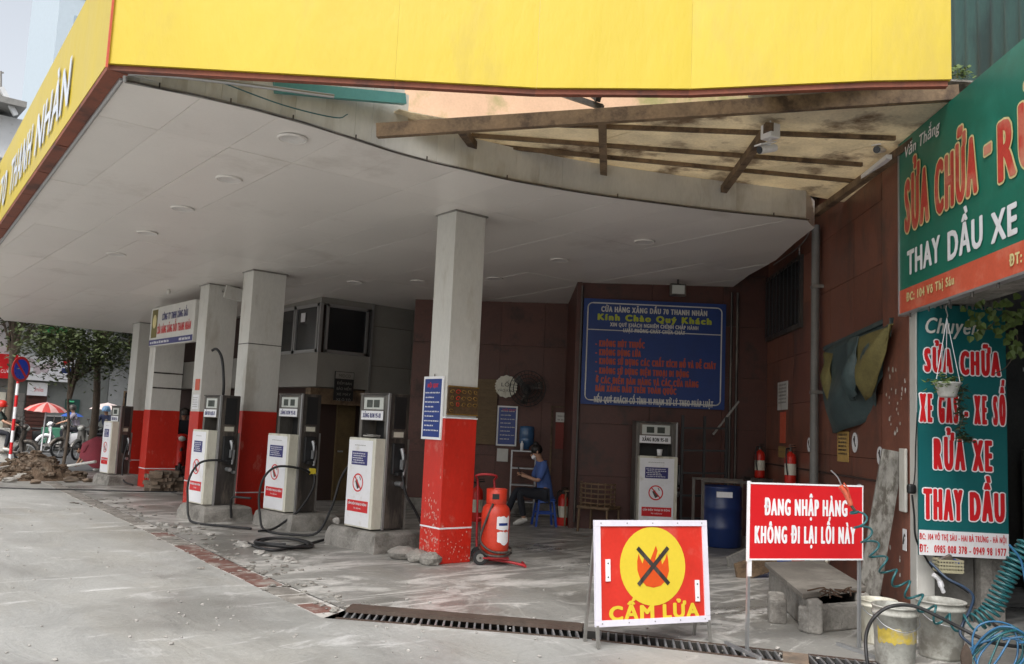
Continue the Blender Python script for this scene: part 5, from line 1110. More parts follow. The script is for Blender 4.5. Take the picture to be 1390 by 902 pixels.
# wall fan
fc=onB(716,528,D2,.55); fn=wthing('wall_fan','big black wall fan in a wire cage above the attendant','fan',fc)
for k in range(4):
    rr=.33-.07*k; part('cage_ring',MB().tube([fc+BU*rr*math.cos(a)+Z*rr*math.sin(a)+BN*(.06+.02*k) for a in [i*PI/14 for i in range(29)]],.007,4),m_black,fn)
for k in range(28):
    a=k*PI/14; part('cage_wire',MB().tube([fc+BU*.33*math.cos(a)+Z*.33*math.sin(a)-BN*.05,fc+BU*.33*math.cos(a)+Z*.33*math.sin(a)+BN*.06,fc+BN*.13],.004,4),m_black,fn)
for k in range(3):
    a=k*2*PI/3+.4; d=BU*math.cos(a)+Z*math.sin(a); e=-BU*math.sin(a)+Z*math.cos(a)
    part('blade',MB().add([fc+d*.04-e*.03,fc+d*.28-e*.10+BN*.02,fc+d*.30+e*.04-BN*.02,fc+d*.04+e*.05],[(0,1,2,3),(3,2,1,0)]),m_dark,fn)
part('motor',MB().cyl(fc-BN*.22,fc-BN*.02,.09).cyl(fc-BN*.02,fc+BN*.04,.05),m_black,fn); part('wall_arm',MB().bar(fc-BN*.2,fc-BN*.54,.05,.06),m_black,fn)
# red door like poster, frame
t=wthing('red_poster_board','tall board with a pale sheet above a dull red poster on the back wall','board',onB(766,590,D2,.1))
a=onB(766,575,D2,.06); b=MB()
for xx in (748,756): b.bar(up(onB(xx,600,D2,.05),0.2),up(onB(xx,600,D2,.05),2.0),.03,.03,BU)
part('frame_bar',MB().bar(onB(750,552,D2,.05)+Z*0,up(onB(750,552,D2,.05),.2),.03,.03,BU),m_wood,t); part('frame_bar',MB().bar(onB(783,552,D2,.05),up(onB(783,552,D2,.05),.2),.03,.03,BU),m_wood,t); part('frame_bar',MB().bar(onB(748,552,D2,.05),onB(785,554,D2,.05),.03,.03),m_wood,t)
part('pale_sheet',MB().obox(onB(766,567,D2,.05),BU,BN,Z,.32,.01,.18),m_white,t); part('red_poster',MB().obox(onB(766,592,D2,.05),BU,BN,Z,.34,.01,.50),M('dull_red_poster',(.22,.03,.02),.6),t)
for i in range(2): scribble(t,onB(757,566+i*5,D2,.06),BU,Z,.25,.03,m_grey,seed=i)
# small shelf with water jug
sh=G(716,708); sf=thing('metal_shelf','small pale metal shelf with a blue water jug behind the attendant','shelf',(sh.x+.5,sh.y+.75,0),head-PI/2)
for x in (-.22,.22):
    for y in (-.14,.14): part('leg',MB().box(x-.012,x+.012,y-.012,y+.012,0,1.18),m_steel,sf)
for z in (.25,.55,.85,1.16): part('shelf_plate',MB().box(-.22,.22,-.14,.14,z,z+.02),m_steel,sf)
jg=thing('water_jug','upturned blue water jug on top of the small metal shelf','water jug',(sh.x+.58,sh.y+.78,1.18),0)
part('jug',MB().lathe([(0,.02),(.05,.02),(.06,.07),(.135,.13),(.14,.20),(.133,.22),(.14,.24),(.14,.34),(.133,.36),(.14,.38),(.13,.44),(0,.45)],20),M('jug_blue',(.05,.12,.24),.2),jg)
o=single('white_bottle',MB().lathe([(0,0),(.03,0),(.03,.12),(.012,.15),(.012,.17),(0,.17)],12),m_lily,'small white bottle on the shelf edge beside the jug','bottle'); o.location=(sh.x+.42,sh.y+.72,1.18)
o=single('white_cup',MB().lathe([(0,0),(.035,0),(.045,.14),(.04,.14),(.03,.02),(0,.02)],14),m_lily,'white cup standing on the low table left of the shaded pump','cup'); c=onB(789,665,D2-1.2,.6); o.location=c
tb=wthing('low_table','dim low table with bits on it beside the rattan chair','table',(c.x,c.y,0)); part('top',MB().obox(c-Z*.02,BU,BN,Z,.6,.4,.03),m_wood,tb)
for i in (-1,1):
    for j in (-1,1): part('leg',MB().bar(up(c+BU*.27*i+BN*.17*j,0),c+BU*.27*i+BN*.17*j-Z*.04,.03,.03,BU),m_wood,tb)
e=extinguisher((G(762,716).x+.2,G(762,716).y+.2,.0),'dim red extinguisher on the floor right of the blue stool',1.15)
e=extinguisher((G(646,708).x+.0,G(646,708).y+.0,.0),'red extinguisher standing behind the gas trolley',1.3)
# rattan chair
rc=G(812,722); ch=thing('rattan_chair','low brown rattan chair with rounded back in the dark bay','chair',(rc.x,rc.y,0),head-PI/2+R(150))
m_rat=M('rattan',(.16,.10,.055),.6,var=.3,scale=9)
for x,y in ((-.25,-.24),(.25,-.24),(-.25,.24),(.25,.24)): part('leg',MB().cyl((x,y,0),(x*.95,y*.95,.40),.02,n=8),m_rat,ch)
part('seat',MB().box(-.28,.28,-.26,.26,.36,.41),m_rat,ch,.02)
for k in range(5):
    z=.46+k*.075; part('back_hoop',MB().tube([(.29*math.cos(a),.05+.27*math.sin(a),z) for a in [i*PI/10 for i in range(11)]],.013,6),m_rat,ch)
for k in range(9):
    a=k*PI/8; part('back_rod',MB().cyl((.28*math.cos(a),.05+.26*math.sin(a),.41),(.29*math.cos(a),.05+.27*math.sin(a),.78),.009,n=6),m_rat,ch)
# pipes and floodlight over the banner
for x,l in ((787,'thin grey pipe up the back wall left of the blue banner'),(992,'thin pale pipe up the back wall right of the blue banner'),(1000,'second thin pipe nearest the wall corner by the blue banner')):
    t=wthing('wall_pipe',l,'pipe',up(onB(x,500,DB,.05),0)); part('pipe',MB().cyl(up(onB(x,500,DB,.05),.1),up(onB(x,500,DB,.05),4.0),.022,n=8),m_dark,t)
c=onB(920,394,DB,.5); t=wthing('flood_light','small dark flood light under the ceiling over the blue banner','flood light',c); part('body',MB().obox(c,BU,BN,Z,.26,.1,.2),m_dark,t,.01); part('glass',MB().obox(c+BN*.055,BU,BN,Z,.2,.008,.14),m_disp,t); part('bracket',MB().bar(c+Z*.1,c+Z*.28,.03,.03,BU),m_dark,t)
t=wthing('stored_racks','dim stack of dark steel racks and bars at the right of the back bay','rack',up(onB(960,650,DB,.6),0)); rnd.seed(4)
for i in range(5): part('shelf_bar',MB().bar(up(onB(925,650,DB,.7),.3+i*.35),up(onB(985,650,DB,.7),.32+i*.35),.05,.03),m_black,t)
for x in (925,955,985): part('upright',MB().bar(up(onB(x,650,DB,.7),0),up(onB(x,650,DB,.7),1.9),.04,.04,BU),m_black,t)
part('diagonal_bar',MB().bar(onB(968,590,DB,.5),onB(1003,545,DB,.5),.03,.03),m_grey,t)
# black hanging poster with white letters in front of the storeroom
pc=onpl(467,505,(ox+.9,oy-.15,0),(0,1,0)); pc2=onpl(478,545,(ox+.9,oy-.15,0),(0,1,0)); pa_=onpl(452,545,(ox+.9,oy-.15,0),(0,1,0))
t=wthing('black_poster','black hanging poster with pale heading in front of the storeroom','poster',pc)
wq=pc2.x-pa_.x; part('sheet',MB().box(pa_.x,pc2.x,oy-.17,oy-.15,pc2.z,pc.z),m_black,t); part('heading',MB().box(pa_.x+.01,pc2.x-.01,oy-.174,oy-.1705,pc.z-.14,pc.z-.01),m_office,t)
text(t,'MIDCO',(pa_.x+.08,oy-.174,pc.z-.11),(1,0,0),Z,.06,wq-.16,m_dark)
for i,s in enumerate(('ĐIỂM BÁN','BẢO HIỂM','XE MÁY','XE Ô TÔ')): text(t,s,(pa_.x+.05,oy-.17,pc.z-.25-i*.105),(1,0,0),Z,.05,wq-.10,m_office)
# ================================================================== PEOPLE
def body(name,J,E,Rr,mat,parent,root,sub=2):
    me=bpy.data.meshes.new(name); me.from_pydata([J[k] for k in J],[],[]); keys=list(J)
    bm=bmesh.new(); lay=bm.verts.layers.skin.verify(); vs={k:bm.verts.new(J[k]) for k in keys}
    for a,b in E: bm.edges.new((vs[a],vs[b]))
    for k in keys:
        r=Rr[k]; r=r if isinstance(r,tuple) else (r,r); vs[k][lay].radius=r; vs[k][lay].use_root=(k==root)
    bm.to_mesh(me); bm.free(); me.materials.append(mat)
    o=bpy.data.objects.new(name,me); COL.objects.link(o); o.parent=parent
    if parent.name in INV: o.matrix_parent_inverse=INV[parent.name]
    m=o.modifiers.new('skin','SKIN'); m.use_smooth_shade=True; s=o.modifiers.new('sub','SUBSURF'); s.levels=sub; s.render_levels=sub; return o
def person(label,loc,rz,pose,shirt,trous,hair=True,helmet=None,s=1,mask=False,shoes=m_white):
    t=thing('person',label,'person',loc,rz); t.scale=(s,s,s)
    J={k:V(v) for k,v in pose.items() if k!='look'}
    # body as one surface
    E=[('hip','waist'),('waist','chest'),('chest','neck'),('neck','head'),('head','crown'),
       ('chest','shL'),('shL','elL'),('elL','wrL'),('wrL','haL'),('chest','shR'),('shR','elR'),('elR','wrR'),('wrR','haR'),
       ('hip','hpL'),('hpL','knL'),('knL','anL'),('anL','toL'),('hip','hpR'),('hpR','knR'),('knR','anR'),('anR','toR')]
    up_=(J['head']-J['neck']).normalized(); J['crown']=J['head']+up_*.10
    for s_ in 'LR': J['ha'+s_]=J['wr'+s_]+(J['wr'+s_]-J['el'+s_]).normalized()*.075
    Rr=dict(hip=.09,waist=.088,chest=.10,neck=.045,head=.088,crown=.06)
    for s_ in 'LR': Rr.update({'sh'+s_:.055,'el'+s_:.038,'wr'+s_:.026,'ha'+s_:(.036,.018),'hp'+s_:.08,'kn'+s_:.055,'an'+s_:.034,'to'+s_:.03})
    bd=body('body',J,E,Rr,m_skin,t,'hip')
    sub=lambda ks:{k:J[k] for k in ks}
    # clothing follows the body
    cl={k:J[k] for k in ('hip','waist','chest','shL','shR')}
    cl['eL']=J['shL'].lerp(J['elL'],.95);cl['eR']=J['shR'].lerp(J['elR'],.95)
    cl['hem']=J['hip']+(J['hip']-J['waist']).normalized()*.07; cl['collar']=J['chest'].lerp(J['neck'],.62)
    body('shirt',cl,[('hem','hip'),('chest','collar'),('hip','waist'),('waist','chest'),('chest','shL'),('chest','shR'),('shL','eL'),('shR','eR')],dict(hem=.14,collar=.075,hip=.14,waist=.132,chest=.155,shL=.085,shR=.085,eL=.06,eR=.06),shirt,t,'hip')
    tr={k:J[k] for k in ('hip','hpL','hpR','knL','knR')}; tr['aL']=J['knL'].lerp(J['anL'],.9);tr['aR']=J['knR'].lerp(J['anR'],.9)
    body('trousers',tr,[('hip','hpL'),('hpL','knL'),('knL','aL'),('hip','hpR'),('hpR','knR'),('knR','aR')],dict(hip=.13,hpL=.10,hpR=.098,knL=.07,knR=.07,aL=.052,aR=.052),trous,t,'hip')
    for s_ in 'LR':
        a,b=J['an'+s_],J['to'+s_]; d=(b-a).normalized()
        part('shoe',MB().tube([a-d*.05-Z*.01,a+d*.02,b-d*.02,b+d*.05],[.036,.05,.046,.022],8),shoes,t)
    h=J['head']; 
    fw=(V(pose.get('look',(1,0,0)))).normalized(); sd=up_.cross(fw).normalized(); u2=fw.cross(sd)
    # face and hair
    part('nose',MB().ball(h+fw*.098+u2*.0,.016,.014,.022,8,6),m_skin,bd)
    for q in (-1,1): part('eye',MB().ball(h+fw*.083+sd*.032*q+u2*.03,.011,n=8,m=6),m_hair,bd); part('ear',MB().ball(h+sd*.09*q+u2*.01,.014,.012,.03,8,6),m_skin,bd)
    part('mouth',MB().obox(h+fw*.09-u2*.042,sd,fw,u2,.045,.008,.010),m_maroon,bd)
    if mask: part('face_mask',MB().ball(h+fw*.072-u2*.045,.045,.05,.042,10,8),m_lily,t)
    # finger bundle: five separate fingers
    for s_ in 'LR':
        w_=J['wr'+s_];f=(w_-J['el'+s_]).normalized(); sx=f.cross(Z).normalized(); nz=sx.cross(f)
        b0=J['ha'+s_]
        for i in range(4): part('finger',MB().tube([b0+sx*(.013*(i-1.5)*1.6),b0+f*.04+sx*(.013*(i-1.5)*1.7)-nz*.004,b0+f*(.065-.008*abs(i-1.3))+sx*.012*(i-1.5)-nz*.03],[.009,.008,.006],6),m_skin,bd)
        part('thumb',MB().tube([w_+f*.03+sx*.03,w_+f*.06+sx*.055-nz*.01,w_+f*.09+sx*.05-nz*.02],[.011,.009,.007],6),m_skin,bd)
    if helmet is not None:
        part('helmet',MB().lathe([(.125,-.03),(.135,.02),(.13,.08),(.10,.135),(.05,.16),(.0,.165)],20,tuple(h+Z*.0)),helmet,t); part('visor',MB().obox(h+fw*.13+Z*.02,sd,fw,Z,.16,.06,.012),helmet,t)
    else:
        b=MB().ball(h+u2*.045-fw*.025,.10,.098,.095,14,10); part('hair',b,m_hair,t)
        if hair=='bun': part('hair_bun',MB().ball(h+u2*.13-fw*.05,.05,n=10,m=8),m_hair,t)
    return t
# seated attendant, facing left in the picture
sp_=G(738,714); aim=head+R(90)+R(10)
stool=thing('plastic_stool','blue plastic stool under the seated attendant','stool',(sp_.x,sp_.y,0),aim)
part('seat',MB().box(-.15,.15,-.15,.15,.42,.45),m_bluep,stool,.015)
for i in (-1,1):
    for j in (-1,1): part('leg',MB().add([(i*.12+a*.03,j*.12+b_*.03,.42) for a,b_ in ((-.5,-.5),(.5,-.5),(.5,.5),(-.5,.5))]+[(i*.17+a*.035,j*.17+b_*.035,0) for a,b_ in ((-.5,-.5),(.5,-.5),(.5,.5),(-.5,.5))],[(4,5,1,0),(5,6,2,1),(6,7,3,2),(7,4,0,3),(4,7,6,5)]),m_bluep,stool)
part('brace',MB().box(-.15,.15,-.15,-.13,.2,.23).box(-.15,.15,.13,.15,.2,.23),m_bluep,stool)
pose=dict(hip=(0,0,.53),waist=(.02,0,.70),chest=(.06,0,.93),neck=(.12,0,1.08),head=(.17,0,1.19),look=(1,0,-.55),
 shL=(.06,.17,1.0),elL=(.17,.22,.74),wrL=(.36,.10,.80),shR=(.06,-.17,1.0),elR=(.17,-.22,.74),wrR=(.36,-.08,.82),
 hpL=(.06,.10,.50),knL=(.46,.14,.54),anL=(.36,.12,.10),toL=(.49,.13,.05),hpR=(.06,-.10,.50),knR=(.46,-.12,.56),anR=(.62,-.12,.14),toR=(.75,-.12,.07))
person('attendant in blue shirt and dark trousers seated on a stool looking at a phone',(sp_.x,sp_.y,0),aim,pose,m_shirt,m_trous,hair='bun',mask=True)
ph=thing('mobile_phone','dark phone held up in both hands of the seated attendant','phone',(sp_.x,sp_.y,0),aim); part('case',MB().obox((.45,.01,.88),(.3,0,1),(0,1,0),(1,0,-.3),.15,.075,.01),m_black,ph,.003)
# ================================================================== THE STREET
# no-parking sign on striped pole
np_=G(12.5,633); t=thing('no_parking_sign','round blue and red no parking sign on a red and white striped pole','road sign',(np_.x,np_.y,0),head-PI/2+R(28)+R(52))
D_=((np_.x)**2+(np_.y+2.2)**2)**.5
h0=2.95
for i in range(9): part('pole_band',MB().cyl((.0,0,i*.31),(0,0,i*.31+.309),.04,n=12),m_lily if i%2==0 else m_pred,t)
part('disc',MB().cyl((0,-.045,2.55),(0,-.055,2.55),.34,n=32),m_pred,t)
part('blue_field',MB().cyl((0,-.056,2.55),(0,-.058,2.55),.265,n=32),M('sign_blue',(.01,.05,.55),.3),t)
part('slash',MB().obox((0,-.060,2.55),(1,0,-1),(0,1,0),(1,0,1),.54,.002,.07),m_pred,t)
# rubble heap
rh=wthing('rubble_heap','low brown heap of dug up earth and broken bricks at the pavement edge','rubble heap',G(60,652))
rnd.seed(17); c0=G(62,652); ex=V((math.cos(R(-8)),math.sin(R(-8)),0)); 
xl=G(-8,653);xr2=G(125,652); b=MB(); nu,nv=46,18; vs=[]
dx=(xr2-xl); dyv=V((-dx.y,dx.x,0)).normalized()
import mathutils.noise as mn
for i in range(nu+1):
    for j in range(nv+1):
        u=i/nu;v=j/nv; p=xl+dx*u+dyv*(v*2.6-.2)
        h=(math.sin(PI*u)**.7)*(math.sin(PI*v)**.8)*(.18+.36*math.exp(-((u-.62)/.22)**2)); h*=1+.5*mn.noise(p*1.7); h+=max(0,.10*mn.noise(p*5))*(h>.03)+.03*mn.noise(p*11)*(h>.03)
        vs.append((p.x,p.y,max(0,h)))
b.add(vs,[(i*(nv+1)+j,(i+1)*(nv+1)+j,(i+1)*(nv+1)+j+1,i*(nv+1)+j+1) for i in range(nu) for j in range(nv)])
part('earth',b,m_soil,rh)
b=MB(); b2_=MB()
for i in range(420):
    k=rnd.randrange(len(vs)); p=V(vs[k]); 
    if p.z<.02 and rnd.random()<.7: continue
    s=rnd.uniform(.02,.07); bb=b if rnd.random()<.7 else b2_
    bb.ball(p+V((rnd.uniform(-.1,.1),rnd.uniform(-.1,.1),s*.3)),s*rnd.uniform(.8,1.6),s,s*.7,6,4,.35)
part('clods',b,m_soil,rh,kind='stuff'); part('brickbats',b2_,m_brick,rh,kind='stuff')
for x,y,s in ((30,652,.16),(12,655,.12),(95,655,.14),(108,648,.15),(70,648,.13),(48,657,.1),(118,655,.10)):
    p=G(x,y); q=MB().ball((p.x,p.y,s*.4),s*1.3,s*.8,s*.5,8,5,.3); part('slab_fragment',q,m_chalk if x in(30,12) else m_brick,rh)
b=wthing('barrier_pole','pale pole lying propped across the rubble heap','pole',G(30,640)); part('pole',MB().cyl(G(-20,640,.35),G(40,628,.1),.03,n=8),m_white,b)
b=wthing('fallen_pole','white pole lying behind the rubble towards the far pump','pole',G(110,632)); part('pole',MB().cyl(G(85,634,.1),G(130,627,.3),.035,n=8),m_white,b)
# stack of bricks between pillars
bs_=wthing('brick_stack','untidy knee high stack of old bricks between the third and fourth pillars','brick stack',G(222,668)); rnd.seed(8)
bk_me=mesh('brick',MB().box(-.11,.11,-.055,.055,-.03,.03,.004),m_brick); bp0=G(205,668); bd_=(G(248,666)-bp0)
for L in range(6):
    for i in range(6-L//3):
        for r_ in range(2):
            if rnd.random()<.12: continue
            p=bp0+bd_*((i+.5+.3*(L%2)+.2*rnd.random())/6.3)+V((.0,.13*r_,0)); o=link('brick',bk_me,bs_); o.location=(p.x+rnd.uniform(-.03,.03),p.y+.1+rnd.uniform(-.03,.03),.035+L*.066); o.rotation_euler=(rnd.uniform(-.06,.06),rnd.uniform(-.06,.06),rnd.uniform(-.5,.5)+(1.57 if rnd.random()<.3 else 0)-.3); o.scale=(1.15,1.2,1.1)
q=G(212,664); part('wooden_stake',MB().bar(V((q.x+.9,q.y+.3,.35)),V((q.x+1.35,q.y+.5,1.15)),.04,.09),m_bark,bs_)
# ---- motorbikes
def wheel(t,x,r=.28,nm='wheel'):
    w_=part(nm,MB().tube([(x+r*math.cos(a),0,r+r*math.sin(a)) for a in [i*PI/12 for i in range(25)]],.035,7,False),m_black,t)
    part('rim',MB().tube([(x+(r-.05)*math.cos(a),0,r+(r-.05)*math.sin(a)) for a in [i*PI/10 for i in range(21)]],.012,5,False),m_steel,w_)
    for k in range(5):
        a=k*PI/5*2; part('spoke',MB().cyl((x,0,r),(x+(r-.05)*math.cos(a),0,r+(r-.05)*math.sin(a)),.01,n=5),m_steel,w_)
    part('hub',MB().cyl((x,-.05,r),(x,.05,r),.045,n=10),m_grey,w_)
def scooter(label,loc,rz,mat,cat='motorbike'):
    t=thing('motorbike',label,cat,loc,rz,'motorbikes in the street')
    wheel(t,.62); wheel(t,-.60)
    part('leg_shield',MB().add([(.50,-.17,.30),(.50,.17,.30),(.44,.21,.62),(.50,.14,.92),(.50,-.14,.92),(.44,-.21,.62),(.60,0,.34),(.56,0,.64),(.62,0,.94)],[(0,6,7,5),(6,1,2,7),(5,7,8,4),(7,2,3,8),(0,5,4,3,2,1)],True),mat,t)
    part('front_mudguard',MB().tube([(.62+.33*math.cos(a),0,.28+.33*math.sin(a)) for a in [R(20)+i*R(14) for i in range(9)]],.06,7),mat,t)
    part('floor',MB().box(-.1,.46,-.14,.14,.26,.33),m_dark,t,.02)
    part('tail_body',MB().add([(-.12,-.13,.30),(-.12,.13,.30),(-.10,.15,.68),(-.10,-.15,.68),(-.80,-.08,.62),(-.80,.08,.62),(-.86,.07,.78),(-.86,-.07,.78),(-.5,-.16,.42),(-.5,.16,.42),(-.5,.16,.74),(-.5,-.16,.74)],[(0,1,2,3),(8,9,1,0)[::-1],(8,0,3,11)[::-1],(1,9,10,2)[::-1],(3,2,10,11)[::-1],(4,5,9,8),(4,8,11,7),(9,5,6,10),(11,10,6,7),(7,6,5,4)],True),mat,t,.02)
    part('seat',MB().box(-.78,-.02,-.13,.13,.74,.83),m_black,t,.04)
    part('handlebar',MB().tube(smooth_path([(.36,-.34,1.0),(.44,-.24,1.03),(.52,0,.98),(.44,.24,1.03),(.36,.34,1.0)],4),.016,6).tube([(.52,0,.98),(.60,0,.35)],.03,6),m_dark,t)
    part('headlight',MB().ball((.60,0,.97),.07,.09,.07,10,8),m_disp,t)
    part('headlight_cowl',MB().ball((.54,0,1.0),.10,.15,.09,12,8),mat,t)
    for s_ in (-1,1): part('mirror',MB().tube([(.46,s_*.22,1.03),(.44,s_*.3,1.22)],.008,5).ball((.44,s_*.3,1.25),.012,.055,.035,8,6),m_dark,t)
    part('engine',MB().box(-.5,-.15,-.1,.1,.22,.42),m_grey,t,.03); part('exhaust',MB().cyl((-.2,-.15,.25),(-.8,-.17,.32),.045,n=8),m_steel,t)
    part('rear_light',MB().box(-.89,-.86,-.06,.06,.68,.76),m_pred,t); return t
ride=dict(hip=(-.30,0,.90),waist=(-.28,0,1.05),chest=(-.18,0,1.28),neck=(-.14,0,1.44),head=(-.10,0,1.56),look=(1,0,-.1),
 shL=(-.16,.17,1.36),elL=(.02,.24,1.14),wrL=(.26,.28,1.05),shR=(-.16,-.17,1.36),elR=(.02,-.24,1.14),wrR=(.26,-.28,1.05),
 hpL=(-.24,.10,.86),knL=(.18,.16,.80),anL=(.12,.15,.38),toL=(.25,.15,.34),hpR=(-.24,-.10,.86),knR=(.18,-.16,.80),anR=(.12,-.15,.38),toR=(.25,-.15,.34))
def rider(label,bl,x,y,rz,mat,shirt,helm,back=0):
    p=G(x,y); r_=(p.x,p.y+back,0); scooter(bl,r_,rz,mat); return person(label,r_,rz,ride,shirt,m_trous,helmet=helm)
LF=head+R(28)+R(90)      # heading towards the left of the picture, out in the street
rider('rider in grey lilac jacket and dark helmet on the white scooter','white scooter ridden left behind the rubble heap',88,615,LF,m_lily,M('lilac_jacket',(.28,.25,.30),.8),m_dark)
rider('rider with blue and white helmet on the dark motorbike behind the trunk','dark motorbike with rider behind the far pump',136,622,LF+R(60),m_dark,M('navy_jacket',(.03,.04,.09),.8),M('helmet_blue',(.22,.42,.66),.3))
rider('rider with red helmet and dark green jacket at the left edge of the picture','black motorbike at the left edge carrying a white crate',0,628,LF+R(170),m_dark,M('green_jacket',(.04,.06,.05),.8),m_red)
p=G(-6,626); o=single('white_crate',MB().box(-.25,.25,-.22,.22,0,.95),m_white,'white box standing beside the left edge rider','box',bev=.02); o.location=(p.x-.1,p.y-.6,.0)
for x,y,a,l,m_ in ((108,622,.3,'parked dark motorbike nearest the tree trunk',m_dark),(122,624,.9,'parked grey motorbike behind the tree trunk',m_grey),(40,611,-.4,'parked black motorbike beside the food cart',m_black)):
    p=G(x,y); scooter(l,(p.x,p.y,0),LF+a,m_)
# motorbike between the pillars with dark rider
p=G(243,648); scooter('red and black motorbike standing behind the brick stack',(p.x,p.y,0),R(250),m_red)
person('dark dressed rider seated on the motorbike behind the brick stack',(p.x,p.y,0),R(250),ride,m_trous,m_trous,helmet=m_dark)
# stooping worker in maroon behind the small pump
wk=G(128,640); bend=dict(hip=(-.15,0,.62),waist=(.0,0,.72),chest=(.26,0,.70),neck=(.42,0,.62),head=(.52,0,.54),look=(.5,0,-.9),shL=(.28,.18,.68),elL=(.38,.22,.42),wrL=(.5,.14,.22),shR=(.28,-.18,.68),elR=(.38,-.22,.42),wrR=(.5,-.14,.22),
 hpL=(-.14,.11,.58),knL=(.12,.17,.42),anL=(-.10,.16,.08),toL=(.06,.17,.04),hpR=(-.14,-.11,.58),knR=(.12,-.17,.42),anR=(-.10,-.16,.08),toR=(.06,-.17,.04))
wkr=person('worker in a loose maroon coat stooping beside the small far pump',(wk.x+.15,wk.y+.1,0),head+R(28)+R(70),bend,m_maroon,m_maroon,hair=True)
part('coat_back',MB().add([(-.32,-.2,.05),(-.30,.2,.05),(-.26,.2,.62),(-.26,-.2,.62),(.1,.22,.88),(.1,-.22,.88),(.42,.2,.70),(.42,-.2,.70),(.45,.26,.35),(.45,-.26,.35),(.1,.30,.1),(.1,-.3,.1)],[(0,3,2,1),(3,5,4,2),(5,7,6,4),(7,9,8,6),(2,4,10,1),(4,6,8,10),(3,0,11,5),(5,11,9,7)],True),m_maroon,wkr)
# food cart and umbrellas
def umbrella(label,loc,r,h,m1,m2,n=8,tilt=0):
    t=thing('umbrella',label,'umbrella',loc,0,'street umbrellas'); t.rotation_euler=(tilt,0,0)
    part('pole',MB().cyl((0,0,0),(0,0,h),.025,n=8),m_lily,t)
    for k in range(n):
        a0=2*PI*k/n;a1=2*PI*(k+1)/n; vs=[(0,0,h)]
        for rr,zz in ((.4,.10),(.75,.24),(1,.42)): vs+=[(r*rr*math.cos(a0),r*rr*math.sin(a0),h-zz*r),(r*rr*math.cos((a0+a1)/2)*.97,r*rr*math.sin((a0+a1)/2)*.97,h-zz*r*.96),(r*rr*math.cos(a1),r*rr*math.sin(a1),h-zz*r)]
        part('canopy_panel',MB().add(vs,[(0,1,2),(0,2,3),(1,4,5,2),(2,5,6,3),(4,7,8,5),(5,8,9,6)]),m1 if k%2 else m2,t)
    return t
m_umr=M('umbrella_red',(.50,.05,.04),.6)
p=G(55,618); umbrella('red and white striped street umbrella over the food cart',(p.x,p.y,0),.66,1.76,m_umr,M('umbrella_faded',(.60,.36,.33),.6),16,R(6))
p=G(93,612); umbrella('small plain blue umbrella right of the striped one',(p.x,p.y,0),.42,1.45,M('umbrella_blue',(.03,.09,.35),.6),M('umbrella_blue',(.03,.09,.35),.6))
p=G(140,616); umbrella('pale pink umbrella behind the small far pump',(p.x,p.y,0),.62,1.85,M('umbrella_pale',(.66,.55,.52),.6),M('umbrella_pale',(.66,.55,.52),.6))
fc_=G(68,612); ct=thing('food_cart','green and cream food cart with glass case under the umbrella','food cart',(fc_.x,fc_.y,0),LF-PI/2)
part('body',MB().box(-.65,.65,-.35,.35,.3,.85),M('cart_green',(.06,.22,.14),.5),ct,.02); part('front_panel',MB().box(-.3,.6,-.362,-.352,.34,.8),m_cream,ct); part('glass_case',MB().box(-.2,.5,-.25,.25,.86,1.25),m_glass,ct); part('case_frame',MB().box(-.22,.52,-.27,.27,1.25,1.29),m_alu,ct)
for x in (-.45,.45): part('wheel',MB().cyl((x,-.38,.2),(x,-.32,.2),.2,n=16),m_black,ct)
# white hoarding board on the left
p=G(15,612); t=thing('white_hoarding','large pale board leaning beside the street behind the striped pole','board',(p.x,p.y,0),LF-PI/2); part('board',MB().box(-.9,.9,-.02,.02,.5,1.75),m_white,t); part('leg',MB().box(-.85,-.80,-.02,.02,0,.5),m_grey,t); part('leg',MB().box(.80,.85,-.02,.02,0,.5),m_grey,t)
# ---- trees
def tree(label,loc,h,crown,seed,mat,n=3200,tr=.14,clumps=26,leafs=.17):
    t=thing('street_tree',label,'tree',loc,0,'street trees'); r=random.Random(seed)
    tk=part('trunk',MB().tube(smooth_path([(0,0,-.05),(.05,.02,h*.3),(-.05,.03,h*.6),(.05,0,h*.8)],4),[tr*(1-.5*i/12) for i in range(13)],8),m_bark,t)
    cl=[]
    for k in range(clumps):
        while True:
            q=V((r.uniform(-1,1),r.uniform(-1,1),r.uniform(-1,1)))
            if q.length<1: break
        c=V((q.x*crown[0],q.y*crown[1],h+q.z*crown[2])); cl.append(c)
        if k%2==0: part('limb',MB().tube(smooth_path([(0,0,h*.55+r.uniform(0,.2)*h),c*.45+V((0,0,h*.38)),c],3),[.05,.045,.04,.03,.025,.02,.012],6),m_bark,t)
    b=MB()
    for i in range(n):
        c=cl[i%len(cl)]; g=V((r.gauss(0,.42),r.gauss(0,.42),r.gauss(0,.26)))*(1+.5*(i%3==0)); p=c+g
        a=r.uniform(0,2*PI); d=V((math.cos(a),math.sin(a),r.uniform(-.9,.3))).normalized(); e=d.cross(V((r.uniform(-.5,.5),r.uniform(-.5,.5),1))).normalized(); s_=leafs*r.uniform(.6,1.4)
        b.add([p,p+d*s_*.5+e*s_*.25,p+d*s_,p+d*s_*.5-e*s_*.25],[(0,1,2,3)])
    part('crown',b,mat,t,kind='stuff'); return t
p=G(121,628); tree('leafy street tree whose dark trunk stands left of the small far pump',(p.x,p.y,0),5.75,(2.6,2.2,1.2),3,m_leaf,20000,.13,46)
p=G(128,630); tree('low bright branching tree crown beside the dark trunk',(p.x-.9,p.y-.3,0),3.3,(1.2,.9,.5),7,M('low_leaf',(.065,.085,.03),.5,var=.4,fine=5),4500,.05,18,.15)
p=G(5,606); tree('leafy street tree at the left edge in front of the white shop building',(p.x,p.y,0),6.3,(2.8,2.0,1.2),5,m_leaf,15000,.14,40)
